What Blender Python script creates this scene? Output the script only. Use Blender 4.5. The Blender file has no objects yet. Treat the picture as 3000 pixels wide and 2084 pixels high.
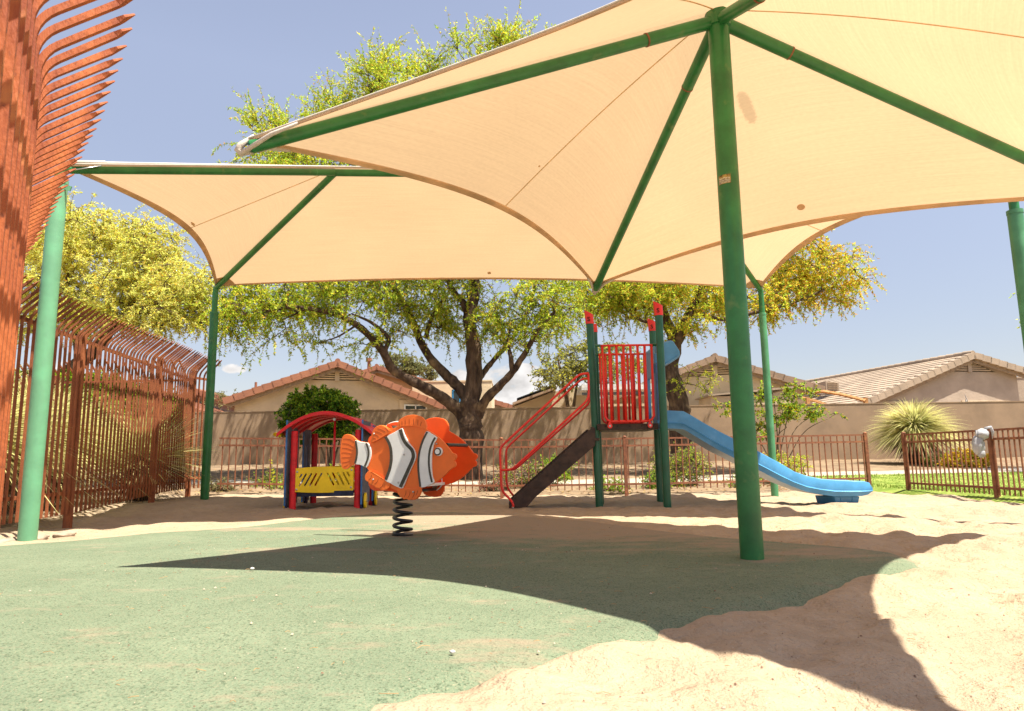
import bpy, math, random
import numpy as np
from mathutils import Vector, Matrix
random.seed(7); rng = np.random.default_rng(7)
R = math.radians
sc = bpy.context.scene
# ------------------------------------------------------------------ camera, sky, sun, exposure
CH = 0.70; FPX = 2000.0
PITCH = math.atan(FPX / math.hypot(184, 13301)); ROLL = math.atan2(184, 13301)
fw = Vector((0, math.cos(PITCH), math.sin(PITCH))); up0 = Vector((0, -math.sin(PITCH), math.cos(PITCH))); ri0 = Vector((1, 0, 0))
RI = ri0 * math.cos(ROLL) - up0 * math.sin(ROLL); UP = ri0 * math.sin(ROLL) + up0 * math.cos(ROLL)
cam = bpy.data.cameras.new('camera'); co = bpy.data.objects.new('camera', cam); sc.collection.objects.link(co)
M3 = Matrix((RI, UP, -fw)).transposed(); co.matrix_world = Matrix.Translation((0, 0, CH)) @ M3.to_4x4()
cam.sensor_width = 36; cam.lens = 24.0; cam.clip_end = 3000; cam.clip_start = 0.05
cam.dof.use_dof = True; cam.dof.focus_distance = 7.0; cam.dof.aperture_fstop = 7
sc.camera = co
SUNV = Vector((0.343, -0.232, 1.0)).normalized()          # towards the sun
S_EL = math.asin(SUNV.z); S_AZ = math.atan2(SUNV.x, SUNV.y)
sun = bpy.data.lights.new('sun', 'SUN'); so = bpy.data.objects.new('sun', sun); sc.collection.objects.link(so)
sun.energy = 5.0; sun.angle = R(0.55); sun.color = (1.0, 0.93, 0.80)
so.rotation_euler = (-SUNV).to_track_quat('-Z', 'Y').to_euler()
sc.view_settings.view_transform = 'Standard'; sc.view_settings.look = 'None'
sc.view_settings.gamma = 1; sc.view_settings.exposure = 1.3
w = bpy.data.worlds.new('World'); sc.world = w; w.use_nodes = True
nt = w.node_tree; nt.nodes.clear()
def N(t, typ, **kw):
    n = t.nodes.new(typ)
    for k, v in kw.items():
        if k.startswith('i_'): n.inputs[k[2:].replace('_', ' ')].default_value = v
        else: setattr(n, k, v)
    return n
def math_node(t, op, a, b=None, clamp=False):
    n = t.nodes.new('ShaderNodeMath'); n.operation = op; n.use_clamp = clamp
    for i, v in enumerate((a, b)):
        if v is None: continue
        if isinstance(v, (int, float)): n.inputs[i].default_value = v
        else: t.links.new(v, n.inputs[i])
    return n.outputs[0]
sky = N(nt, 'ShaderNodeTexSky', sky_type='NISHITA', sun_disc=False)
sky.sun_elevation = S_EL; sky.sun_rotation = S_AZ; sky.air_density = 1.0; sky.dust_density = 0.4; sky.ozone_density = 1.0; sky.altitude = 700
bgs = N(nt, 'ShaderNodeBackground'); bgs.inputs[1].default_value = 0.084
wo = N(nt, 'ShaderNodeOutputWorld')
# the photograph's sky is a pale lavender blue: warm the blue a little
mixc = N(nt, 'ShaderNodeMix', data_type='RGBA', blend_type='MULTIPLY'); mixc.inputs[0].default_value = 1.0
mixc.inputs[7].default_value = (1.42, 1.10, 0.93, 1)
sepk = N(nt, 'ShaderNodeSeparateXYZ'); tck = N(nt, 'ShaderNodeTexCoord'); nt.links.new(tck.outputs['Generated'], sepk.inputs[0])
rk = N(nt, 'ShaderNodeMapRange'); rk.inputs[1].default_value = .02; rk.inputs[2].default_value = .5
nt.links.new(sepk.outputs[2], rk.inputs[0])
tint = N(nt, 'ShaderNodeMix', data_type='RGBA'); tint.inputs[6].default_value = (.62, .525, .50, 1); tint.inputs[7].default_value = (1.95, 1.42, 1.12, 1); nt.links.new(rk.outputs[0], tint.inputs[0]); nt.links.new(tint.outputs[2], mixc.inputs[7])
nt.links.new(sky.outputs[0], mixc.inputs[6])
# clouds low over the houses (by direction in the sky)
tc = N(nt, 'ShaderNodeTexCoord'); sep = N(nt, 'ShaderNodeSeparateXYZ'); nt.links.new(tc.outputs['Generated'], sep.inputs[0])
nz = N(nt, 'ShaderNodeTexNoise', noise_dimensions='3D'); nz.inputs['Scale'].default_value = 16; nz.inputs['Detail'].default_value = 6; nz.inputs['Roughness'].default_value = 0.62
mp = N(nt, 'ShaderNodeMapping'); mp.inputs['Scale'].default_value = (1, 1, 1.7)
nt.links.new(tc.outputs['Generated'], mp.inputs[0]); nt.links.new(mp.outputs[0], nz.inputs[0])
az = math_node(nt, 'ARCTAN2', sep.outputs[0], sep.outputs[1]); el = sep.outputs[2]
def blob(a, e, ra, re):
    x = math_node(nt, 'DIVIDE', math_node(nt, 'SUBTRACT', az, a), ra); y = math_node(nt, 'DIVIDE', math_node(nt, 'SUBTRACT', el, e), re)
    return math_node(nt, 'SUBTRACT', 1.0, math_node(nt, 'ADD', math_node(nt, 'MULTIPLY', x, x), math_node(nt, 'MULTIPLY', y, y)))
def AZEL(dx, dy):
    px, py = dx * 3000 / 2298, dy * 3000 / 2298
    d = (fw + RI * ((px - 1500) / FPX) - UP * ((py - 1042) / FPX)).normalized()
    return math.atan2(d.x, d.y), d.z
cl = None
for dx, dy, ra, re in ((520, 827, .016, .0075), (537, 829, .0125, .0055), (1130, 885, .085, .035), (1165, 850, .04, .022), (1010, 875, .06, .028), (1290, 905, .13, .03), (1560, 905, .09, .02), (-200, 840, .2, .03)):
    a, e = AZEL(dx, dy); b = blob(a, e, ra, re); cl = b if cl is None else math_node(nt, 'MAXIMUM', cl, b)
nn = math_node(nt, 'SUBTRACT', nz.outputs[0], 0.5)
cm = math_node(nt, 'ADD', cl, math_node(nt, 'MULTIPLY', nn, 5.0))
cm = math_node(nt, 'MULTIPLY', math_node(nt, 'MULTIPLY', cm, 2.2, True), math_node(nt, 'MULTIPLY', math_node(nt, 'ADD', cl, .35), 3.0, True))
mc = N(nt, 'ShaderNodeMix', data_type='RGBA'); nt.links.new(cm, mc.inputs[0]); nt.links.new(mixc.outputs[2], mc.inputs[6])
cc = N(nt, 'ShaderNodeMapRange'); cc.inputs[1].default_value = .35; cc.inputs[2].default_value = .65; cc.inputs[3].default_value = 3.3; cc.inputs[4].default_value = 5.2
nz2 = N(nt, 'ShaderNodeTexNoise'); nz2.inputs['Scale'].default_value = 24; nz2.inputs['Detail'].default_value = 4
nt.links.new(mp.outputs[0], nz2.inputs[0]); nt.links.new(nz2.outputs[0], cc.inputs[0])
ccb = N(nt, 'ShaderNodeCombineColor'); nt.links.new(cc.outputs[0], ccb.inputs[0]); nt.links.new(math_node(nt, 'MULTIPLY', cc.outputs[0], .97), ccb.inputs[1]); nt.links.new(math_node(nt, 'MULTIPLY', cc.outputs[0], .95), ccb.inputs[2])
nt.links.new(ccb.outputs[0], mc.inputs[7])
nt.links.new(mc.outputs[2], bgs.inputs[0]); nt.links.new(bgs.outputs[0], wo.inputs[0])

# ------------------------------------------------------------------ helpers
def ray(dx, dy):
    px, py = dx * 3000 / 2298, dy * 3000 / 2298
    return fw + RI * ((px - 1500) / FPX) - UP * ((py - 1042) / FPX)
O = Vector((0, 0, CH))
def at(dx, dy, Y): d = ray(dx, dy); return O + d * (Y / d.y)
def G(dx, dy, z=0.0): d = ray(dx, dy); return O + d * ((z - CH) / d.z)
def onp(dx, dy, p0, n): d = ray(dx, dy); return O + d * ((p0 - O).dot(n) / d.dot(n))
def ss(x, a, b):
    t = np.clip((np.asarray(x, float) - a) / (b - a), 0, 1); return t * t * (3 - 2 * t)
_tab = np.random.default_rng(3).random((256, 256))
def vnoise(x, y):
    x = np.asarray(x, float); y = np.asarray(y, float)
    xi = np.floor(x).astype(int); yi = np.floor(y).astype(int); fx = x - xi; fy = y - yi
    fx = fx * fx * (3 - 2 * fx); fy = fy * fy * (3 - 2 * fy)
    g = lambda a, b: _tab[a & 255, b & 255]
    return (g(xi, yi) * (1 - fx) + g(xi + 1, yi) * fx) * (1 - fy) + (g(xi, yi + 1) * (1 - fx) + g(xi + 1, yi + 1) * fx) * fy - .5
def gz0(x, y):
    x = np.asarray(x, float); y = np.asarray(y, float)
    z = .11 * ss(-x, .5, 5) * ss(y, 7.5, 11.5)
    return z + np.clip((y - 12.9) * .052, 0, .48)
def gz(x, y): return float(gz0(x, y))

class MB:
    def __init__(s): s.v = []; s.f = []; s.m = []
    def add(s, vs, fs, mi=0):
        o = len(s.v); s.v += [tuple(v) for v in vs]; s.f += [tuple(i + o for i in f) for f in fs]; s.m += [mi] * len(fs)
    def box(s, c, d, M=None, mi=0):
        hx, hy, hz = d[0] / 2, d[1] / 2, d[2] / 2; c = Vector(c)
        vs = [Vector((x, y, z)) for x in (-hx, hx) for y in (-hy, hy) for z in (-hz, hz)]
        if M is not None: vs = [M @ v for v in vs]
        s.add([c + v for v in vs], [(0, 1, 3, 2), (4, 6, 7, 5), (0, 4, 5, 1), (2, 3, 7, 6), (0, 2, 6, 4), (1, 5, 7, 3)], mi)
    def tube(s, pts, r, n=8, caps=True, mi=0, prof=None):
        pts = [Vector(p) for p in pts]; k = len(pts)
        rs = r if isinstance(r, (list, tuple)) else [r] * k
        ref = None; rings = []
        for i, p in enumerate(pts):
            t = (pts[min(i + 1, k - 1)] - pts[max(i - 1, 0)])
            if t.length < 1e-9: t = Vector((0, 0, 1))
            t.normalize()
            if ref is None:
                ref = Vector((1, 0, 0)) if abs(t.x) < .9 else Vector((0, 1, 0))
            a = (ref - t * ref.dot(t)).normalized(); b = t.cross(a); ref = a
            if prof: rings.append([p + a * (q[0] * rs[i]) + b * (q[1] * rs[i]) for q in prof])
            else: rings.append([p + (a * math.cos(2 * math.pi * j / n) + b * math.sin(2 * math.pi * j / n)) * rs[i] for j in range(n)])
        if prof: n = len(prof)
        vs = [v for rg in rings for v in rg]; fs = []
        for i in range(k - 1):
            for j in range(n):
                fs.append((i * n + j, i * n + (j + 1) % n, (i + 1) * n + (j + 1) % n, (i + 1) * n + j))
        if caps: fs.append(tuple(range(n - 1, -1, -1))); fs.append(tuple(range((k - 1) * n, k * n)))
        s.add(vs, fs, mi)
    def prism(s, pts, off, mi=0):                      # closed polygon (3-D points) extruded by off
        n = len(pts); pts = [Vector(p) for p in pts]; off = Vector(off)
        s.add(pts + [p + off for p in pts], [tuple(range(n - 1, -1, -1)), tuple(range(n, 2 * n))] + [(i, (i + 1) % n, n + (i + 1) % n, n + i) for i in range(n)], mi)
    def disc(s, c, ax, r, th, n=20, mi=0):
        c = Vector(c); ax = Vector(ax).normalized(); s.tube([c - ax * th / 2, c + ax * th / 2], r, n, True, mi)
    def build(s, name, mats, parent=None, smooth=False, loc=None, bevel=0, auto=None):
        me = bpy.data.meshes.new(name); me.from_pydata(s.v, [], s.f)
        for m in (mats if isinstance(mats, (list, tuple)) else [mats]): me.materials.append(m)
        if any(s.m): me.polygons.foreach_set('material_index', s.m)
        me.update()
        o = bpy.data.objects.new(name, me); sc.collection.objects.link(o)
        if parent is not None:
            o.parent = parent; o.matrix_parent_inverse = Matrix.Identity(4)
            par = parent; off = Vector((0, 0, 0))
            while par is not None: off += par.location; par = par.parent
            if any(abs(c) > 1e-9 for c in off): me.transform(Matrix.Translation(-off))
        if smooth:
            me.polygons.foreach_set('use_smooth', [True] * len(me.polygons))
            if auto is not None: me.set_sharp_from_angle(angle=R(auto))
        if bevel:
            b = o.modifiers.new('bevel', 'BEVEL'); b.width = bevel; b.segments = 2; b.limit_method = 'ANGLE'; b.angle_limit = R(35)
        return o
def tag(o, label, cat, group=None, kind=None):
    if label: o['label'] = label
    if cat: o['category'] = cat
    if group: o['group'] = group
    if kind: o['kind'] = kind
    return o
def thing(name, loc, label, cat, group=None):
    o = bpy.data.objects.new(name, None); sc.collection.objects.link(o); o.location = loc; o.empty_display_size = .2
    return tag(o, label, cat, group)
def quads(name, C, A, B, mat, parent=None, base=Vector((0, 0, 0))):      # many small quads; arrays N x 3 (diamond leaf)
    n = len(C); v = np.empty((n, 4, 3)); v[:, 0] = C - A; v[:, 1] = C + B - A * .1; v[:, 2] = C + A; v[:, 3] = C - B - A * .1
    v -= np.array(base)
    me = bpy.data.meshes.new(name); me.vertices.add(n * 4); me.vertices.foreach_set('co', v.ravel())
    me.loops.add(n * 4); me.loops.foreach_set('vertex_index', np.arange(n * 4, dtype=np.int32))
    me.polygons.add(n); me.polygons.foreach_set('loop_start', np.arange(0, n * 4, 4, dtype=np.int32))
    try: me.polygons.foreach_set('loop_total', np.full(n, 4, dtype=np.int32))
    except Exception: pass
    me.update(calc_edges=True); me.materials.append(mat)
    o = bpy.data.objects.new(name, me); sc.collection.objects.link(o)
    if parent is not None: o.parent = parent
    return o

# ------------------------------------------------------------------ materials
SUNLIT = {'faded_green_paint', 'pale_roof_tile', 'beige_roof_tile', 'terracotta_tile', 'sunlit_faded_green_paint', 'dark_glossy_leaf', 'olive_leaf', 'sotol_dry_leaf', 'grey_green_leaf', 'yellow_flower', 'concrete', 'lawn_grass', 'grass_blade', 'litter', 'white_pebble', 'edging_stone', 'orange_stucco', 'thin_white_plastic', 'light_grit', 'cloth_edge_rope', 'mesquite_bark', 'pale_bark'}
def mat(name, col, rough=.6, var=.12, scale=8, bump=0, bscale=60, col2=None, spots=None, metallic=0, spec=.4, island=0, coat=0, trans=None, stretch=None, detail=5):
    if name in SUNLIT: col = tuple(c * .70 for c in col); col2 = tuple(c * .70 for c in col2) if col2 else None
    m = bpy.data.materials.new(name); m.use_nodes = True; t = m.node_tree; t.nodes.clear()
    out = N(t, 'ShaderNodeOutputMaterial'); b = N(t, 'ShaderNodeBsdfPrincipled')
    b.inputs['Roughness'].default_value = rough; b.inputs['Metallic'].default_value = metallic; b.inputs['Specular IOR Level'].default_value = spec
    if coat: b.inputs['Coat Weight'].default_value = coat; b.inputs['Coat Roughness'].default_value = .15
    tcn = N(t, 'ShaderNodeTexCoord'); src = tcn.outputs['Object']
    if stretch:
        mpn = N(t, 'ShaderNodeMapping'); mpn.inputs['Scale'].default_value = stretch; t.links.new(src, mpn.inputs[0]); src = mpn.outputs[0]
    nzn = N(t, 'ShaderNodeTexNoise'); nzn.inputs['Scale'].default_value = scale; nzn.inputs['Detail'].default_value = detail; nzn.inputs['Roughness'].default_value = .6
    t.links.new(src, nzn.inputs[0])
    c2 = col2 if col2 else tuple(max(0, c * (1 - 3 * var)) for c in col); c1 = tuple(min(1, c * (1 + var)) for c in col)
    mr = N(t, 'ShaderNodeMapRange'); mr.inputs[1].default_value = .35; mr.inputs[2].default_value = .65; t.links.new(nzn.outputs[0], mr.inputs[0])
    mx = N(t, 'ShaderNodeMix', data_type='RGBA'); mx.inputs[6].default_value = (*c2, 1); mx.inputs[7].default_value = (*c1, 1); t.links.new(mr.outputs[0], mx.inputs[0])
    last = mx.outputs[2]
    if spots:                                            # (colour, scale, low, high)
        for sc_, ss_, lo, hi in spots:
            n2 = N(t, 'ShaderNodeTexNoise'); n2.inputs['Scale'].default_value = ss_; n2.inputs['Detail'].default_value = 3; t.links.new(tcn.outputs['Object'], n2.inputs[0])
            r2 = N(t, 'ShaderNodeMapRange'); r2.inputs[1].default_value = lo; r2.inputs[2].default_value = hi; t.links.new(n2.outputs[0], r2.inputs[0])
            m2 = N(t, 'ShaderNodeMix', data_type='RGBA'); m2.inputs[7].default_value = (*sc_, 1); t.links.new(r2.outputs[0], m2.inputs[0]); t.links.new(last, m2.inputs[6]); last = m2.outputs[2]
    if island:
        g = N(t, 'ShaderNodeNewGeometry'); hs = N(t, 'ShaderNodeHueSaturation')
        r3 = N(t, 'ShaderNodeMapRange'); r3.inputs[3].default_value = 1 - island; r3.inputs[4].default_value = 1 + island; t.links.new(g.outputs['Random Per Island'], r3.inputs[0])
        r4 = N(t, 'ShaderNodeMapRange'); r4.inputs[3].default_value = .5 - .03; r4.inputs[4].default_value = .5 + .02; t.links.new(g.outputs['Random Per Island'], r4.inputs[0])
        t.links.new(r3.outputs[0], hs.inputs['Value']); t.links.new(r4.outputs[0], hs.inputs['Hue']); t.links.new(last, hs.inputs['Color']); last = hs.outputs[0]
    t.links.new(last, b.inputs['Base Color'])
    if bump:
        n3 = N(t, 'ShaderNodeTexNoise'); n3.inputs['Scale'].default_value = bscale; n3.inputs['Detail'].default_value = 4; t.links.new(src, n3.inputs[0])
        bp = N(t, 'ShaderNodeBump'); bp.inputs['Strength'].default_value = min(1, bump); bp.inputs['Distance'].default_value = .01 * max(1, bump); t.links.new(n3.outputs[0], bp.inputs['Height']); t.links.new(bp.outputs[0], b.inputs['Normal'])
    if trans:
        tr = N(t, 'ShaderNodeBsdfTranslucent'); ms = N(t, 'ShaderNodeMixShader'); ms.inputs[0].default_value = trans
        t.links.new(last, tr.inputs[0]); t.links.new(b.outputs[0], ms.inputs[1]); t.links.new(tr.outputs[0], ms.inputs[2]); t.links.new(ms.outputs[0], out.inputs[0])
    else: t.links.new(b.outputs[0], out.inputs[0])
    return m
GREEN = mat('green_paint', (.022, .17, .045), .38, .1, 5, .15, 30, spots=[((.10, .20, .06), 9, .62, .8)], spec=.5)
GREENL = mat('sunlit_faded_green_paint', (.20, .50, .28), .45, .05, 3, .12, 30, spots=[((.14, .42, .22), 3, .5, .8)], spec=.5)  # faded green paled further: strong sunlight on the near left post put into colour
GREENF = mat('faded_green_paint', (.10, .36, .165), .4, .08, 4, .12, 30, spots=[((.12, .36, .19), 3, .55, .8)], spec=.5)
GREEND = mat('dark_green_paint', (.008, .10, .05), .3, .08, 6, .05, 40, spec=.5)
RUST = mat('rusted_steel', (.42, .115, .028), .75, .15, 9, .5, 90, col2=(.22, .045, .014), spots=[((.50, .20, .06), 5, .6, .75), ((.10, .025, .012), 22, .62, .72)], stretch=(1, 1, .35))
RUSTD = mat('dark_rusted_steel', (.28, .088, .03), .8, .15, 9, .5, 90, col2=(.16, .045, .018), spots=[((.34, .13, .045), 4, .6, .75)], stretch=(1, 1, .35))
RUSTB = mat('brown_rusted_steel', (.25, .095, .045), .7, .12, 14, .3, 90, col2=(.15, .055, .03), spots=[((.34, .13, .05), 6, .58, .75)])
SAND_C = (.40, .31, .215)
RED = mat('red_paint', (.74, .022, .014), .32, .06, 5, .05, 40, spec=.5)
REDR = mat('red_plastic', (.70, .016, .024), .45, .1, 3, .05, 40, col2=(.48, .012, .018), stretch=(1, 1, 3))
BLUE = mat('blue_plastic', (.065, .26, .50), .35, .06, 4, .06, 60, spots=[((.10, .30, .55), 7, .58, .8)], spec=.5)
BLUED = mat('dark_blue_panel', (.05, .20, .50), .5, .15, 4, .05, 40)
GREYB = mat('blue_grey_plastic_face', (.10, .115, .17), .55, .1, 8)
NAVY = mat('navy_plastic', (.015, .025, .075), .5, .2, 8)
YELLOW = mat('yellow_plastic', (.93, .65, .012), .4, .05, 4, .03, 50)
ORANGE = mat('orange_plastic', (.93, .178, .026), .42, .04, 5, .12, 160, spec=.4)
ORANGR = mat('red_orange_plastic', (.93, .115, .015), .42, .04, 5, .1, 160)
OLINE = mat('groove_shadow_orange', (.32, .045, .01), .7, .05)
WHITEP = mat('white_plastic', (.83, .82, .79), .45, .03, 6, .1, 160)
DGREY = mat('dark_grey_plastic', (.07, .062, .045), .55, .1, 30, .1, 160)
BLACK = mat('black_powder_coat', (.012, .012, .013), .28, .1, 10, spec=.5)
STEEL = mat('steel_bolt', (.5, .5, .48), .3, .1, 40, metallic=.9)
BROWN = mat('brown_plastic_coated_steel', (.055, .032, .022), .6, .15, 12, .2, 120)
HOLE = mat('dark_hole', (.01, .008, .006), .8)
STUCCO_W = mat('wall_stucco', (.31, .215, .14), .9, .08, 1.2, .5, 70, col2=(.25, .175, .115))
STUCCO_H = mat('house_stucco', (.55, .43, .29), .9, .05, 1.5, .9, 14)
STUCCO_L = mat('cream_stucco', (.62, .50, .33), .9, .05, 1.5, .9, 14)
STUCCO_G = mat('taupe_stucco', (.40, .32, .25), .9, .05, 1.5, .9, 14)
TRIM = mat('trim_board', (.30, .21, .13), .8, .1)
TERRA = mat('terracotta_tile', (.40, .165, .09), .8, .12, 1.1, .3, 20, col2=(.30, .125, .075))
TILEP = mat('pale_roof_tile', (.46, .31, .21), .8, .12, 1.2, .3, 20, col2=(.34, .245, .175))
TILEB = mat('beige_roof_tile', (.52, .40, .29), .8, .08, 1, .3, 20)
GLASS = mat('window_glass', (.03, .035, .04), .1, .1, spec=.8)
BARK = mat('mesquite_bark', (.15, .095, .06), .95, .2, 9, 2.2, 16, col2=(.045, .025, .016), stretch=(1, 1, .3), spots=[((.24, .16, .09), 3, .58, .75)])
BARKP = mat('pale_bark', (.22, .15, .10), .9, .2, 6, .6, 30, col2=(.09, .06, .04))
def leafm(n, c, isl=.4, c2=None, tr=.45): return mat(n, c, .6, .1, 1.1, island=isl, col2=c2, trans=tr, spec=.25)
LEAF1 = leafm('mesquite_leaf', (.42, .54, .04), .35, (.28, .42, .035), .58)
LEAFY = leafm('yellow_green_leaf', (.74, .68, .07), .3, (.58, .60, .06), .58)
LEAFL = leafm('pale_lime_leaf', (.76, .74, .20), .3, (.64, .68, .17), .62)
CATK = leafm('yellow_catkin', (.70, .46, .05), .25, (.66, .38, .03), .5)
LEAFD = leafm('dark_glossy_leaf', (.14, .28, .02), .55, (.05, .15, .01), .35)
LEAFO = leafm('olive_leaf', (.34, .33, .12), .4, (.24, .26, .09), .4)
LEAFS = leafm('pale_sotol_leaf', (.66, .60, .27), .3, (.46, .46, .17), .45)
LEAFST = leafm('sotol_dry_leaf', (.24, .14, .07), .5, (.12, .07, .04), .2)
LEAFG = leafm('grey_green_leaf', (.20, .26, .10), .5, (.30, .18, .12), .35)
FLOWER = leafm('yellow_flower', (.85, .58, .03), .25, (.80, .50, .02), .3)
# ------------------------------------------------------------------ ground
RUBP = [G(*q) for q in ((-60, 1228), (0, 1222), (150, 1212), (300, 1199), (420, 1192), (500, 1186), (600, 1178), (700, 1169), (800, 1161), (900, 1156), (1000, 1154), (1100, 1157), (1250, 1168), (1360, 1176), (1500, 1190), (1650, 1203), (1800, 1214), (1950, 1226), (2050, 1238), (2092, 1252), (2098, 1268),
        (2040, 1288), (1960, 1312), (1870, 1338), (1760, 1366), (1640, 1398), (1535, 1428), (1500, 1448), (1420, 1474), (1300, 1500), (1190, 1524), (1080, 1556), (960, 1590))]
RUBP = [(p.x, p.y + (.50 if 5 < i_ < 14 else .2 if 2 < i_ < 15 else 0)) for i_, p in enumerate(RUBP)] + [(-.28, 1.62), (-.6, 1.2), (-1.6, .9)] + [(G(-170, 1590).x, G(-170, 1590).y), (G(-170, 1500).x, G(-170, 1500).y), (G(-150, 1400).x, G(-150, 1400).y), (G(-150, 1310).x, G(-150, 1310).y), (-5.2, 5.6)]
def sdist(x, y, poly):
    x = np.asarray(x, float); y = np.asarray(y, float); d = np.full(x.shape, 1e9); ins = np.zeros(x.shape, bool); n = len(poly)
    for i in range(n):
        ax, ay = poly[i]; bx, by = poly[(i + 1) % n]; ex, ey = bx - ax, by - ay
        t = np.clip(((x - ax) * ex + (y - ay) * ey) / (ex * ex + ey * ey), 0, 1)
        d = np.minimum(d, np.hypot(x - ax - t * ex, y - ay - t * ey))
        c = ((ay > y) != (by > y)) & (x < (bx - ax) * (y - ay) / (by - ay + 1e-12) + ax); ins ^= c
    return np.where(ins, d, -d)
def gridmesh(name, xs, ys, Z, m, keep=None):
    nx, ny = len(xs), len(ys); X, Y = np.meshgrid(xs, ys); v = np.stack([X, Y, Z], -1).reshape(-1, 3)
    i = np.arange(nx - 1); j = np.arange(ny - 1); I, J = np.meshgrid(i, j); a = (J * nx + I).ravel()
    f = np.stack([a, a + 1, a + nx + 1, a + nx], 1)
    if keep is not None: f = f[keep[:-1, :-1].ravel() | keep[1:, 1:].ravel()]
    me = bpy.data.meshes.new(name); me.vertices.add(len(v)); me.vertices.foreach_set('co', v.ravel())
    n = len(f); me.loops.add(n * 4); me.loops.foreach_set('vertex_index', f.ravel().astype(np.int32))
    me.polygons.add(n); me.polygons.foreach_set('loop_start', np.arange(0, n * 4, 4, dtype=np.int32)); me.polygons.foreach_set('loop_total', np.full(n, 4, dtype=np.int32))
    me.update(calc_edges=True); me.polygons.foreach_set('use_smooth', [True] * n); me.materials.append(m)
    o = bpy.data.objects.new(name, me); sc.collection.objects.link(o); return o
def spaced(lo, hi, a, b, fine, g=1.12):
    c = list(np.arange(a, b, fine)); s = fine; x = a
    L = []
    while x > lo: s *= g; x -= s; L.append(x)
    s = fine; x = c[-1]; Rr = []
    while x < hi: s *= g; x += s; Rr.append(x)
    return np.array(L[::-1] + c + Rr)
xs = spaced(-260, 260, -3.2, 5.6, .035, 1.06); ys = spaced(-60, 420, 1.1, 8.5, .035, 1.06)
X, Y = np.meshgrid(xs, ys); play = ss(13.2 - Y, 0, .5)
sd = sdist(X, Y, RUBP)
bumps = .05 * vnoise(X * 1.3, Y * 1.3) + .055 * vnoise(X * 3.1 + 9, Y * 3.1) + .044 * vnoise(X * 7 + 3, Y * 7) + .012 * vnoise(X * 17, Y * 17 + 5)
hol = -.035 * np.clip(vnoise(X * 4.2 + 40, Y * 4.2 + 7) - .18, 0, 1) / .3
Z = gz0(X, Y) + (bumps * .95 + hol * 1.1) * (.25 + .75 * play) * (1 - .75 * ss(Y, 5.5, 7) * (1 - ss(-sd, 0, .8))) - .018 * ss(X, -1, .8) * ss(5.5 - Y, 0, 2)
Z -= .085 * ss(sd, .06, .4)
Z += .012 * np.exp(-(sd / .1) ** 2)
def groundmat(name, c1, c2, dark, speck, bs, bump):
    m = mat(name, c1, .95, .05, 1.3, 0, col2=c2, spots=[(c2, 9, .45, .75), (dark, 95, .66, .72), (speck, 130, .66, .7)], spec=.15)
    t = m.node_tree; b = [n for n in t.nodes if n.type == 'BSDF_PRINCIPLED'][0]
    tcn = [n for n in t.nodes if n.type == 'TEX_COORD'][0]; prev = None
    for s_, d_ in bs:
        n3 = N(t, 'ShaderNodeTexNoise'); n3.inputs['Scale'].default_value = s_; n3.inputs['Detail'].default_value = 3; t.links.new(tcn.outputs['Object'], n3.inputs[0])
        bp = N(t, 'ShaderNodeBump'); bp.inputs['Strength'].default_value = bump; bp.inputs['Distance'].default_value = d_; t.links.new(n3.outputs[0], bp.inputs['Height'])
        if prev: t.links.new(prev, bp.inputs['Normal'])
        prev = bp.outputs[0]
    t.links.new(prev, b.inputs['Normal']); return m
SAND = groundmat('sand', (.41, .312, .213), (.345, .262, .177), (.22, .155, .105), (.46, .39, .30), ((130, .008), (45, .013), (12, .034)), .85)
sand = gridmesh('sand_ground', xs, ys, Z, SAND); tag(sand, 'pale trampled playground sand with footprints', 'sand', kind='structure')
# rubber safety surface
RUB = groundmat('green_rubber', (.170, .212, .138), (.138, .18, .115), (.035, .048, .03), (.31, .27, .18), ((170, .005), (60, .008)), .9)
t = RUB.node_tree; b = [n for n in t.nodes if n.type == 'BSDF_PRINCIPLED'][0]; lk = b.inputs['Base Color'].links[0].from_socket
tcn = [n for n in t.nodes if n.type == 'TEX_COORD'][0]; sp = N(t, 'ShaderNodeSeparateXYZ'); t.links.new(tcn.outputs['Object'], sp.inputs[0])
dust = None
for cx, cy, rx, ry, k in ((.9, 6.9, 2.7, 1.5, 1.15), (.5, 7.9, 2.4, 1.1, 1.3), (1.6, 5.6, 2.0, .8, .6), (-.9, 6.75, .9, .35, 1.2), (2.3, 5.0, .9, .5, .8), (.9, 7.6, 2.4, 1.25, 1.35), (-.5, 8.6, 1.8, .7, 1.3), (-2.4, 7.3, .9, .28, .8), (-1.8, 5.6, .8, .2, .65), (-.05, 2.6, .45, .25, .55), (.3, 2.2, .6, .6, .45), (2.6, 4.2, .4, .35, .4), (-2.3, 1.9, .2, 1.2, .35), (1.7, 4.7, .25, .2, .6)):
    x_ = math_node(t, 'DIVIDE', math_node(t, 'SUBTRACT', sp.outputs[0], cx), rx); y_ = math_node(t, 'DIVIDE', math_node(t, 'SUBTRACT', sp.outputs[1], cy), ry)
    q = math_node(t, 'MULTIPLY', math_node(t, 'SUBTRACT', 1.0, math_node(t, 'ADD', math_node(t, 'MULTIPLY', x_, x_), math_node(t, 'MULTIPLY', y_, y_)), True), k)
    dust = q if dust is None else math_node(t, 'MAXIMUM', dust, q)
n4 = N(t, 'ShaderNodeTexNoise'); n4.inputs['Scale'].default_value = 3.0; n4.inputs['Detail'].default_value = 8; n4.inputs['Roughness'].default_value = .72
mpn = N(t, 'ShaderNodeMapping'); mpn.inputs['Scale'].default_value = (.7, 1.5, 1); t.links.new(tcn.outputs['Object'], mpn.inputs[0]); t.links.new(mpn.outputs[0], n4.inputs[0])
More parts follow.
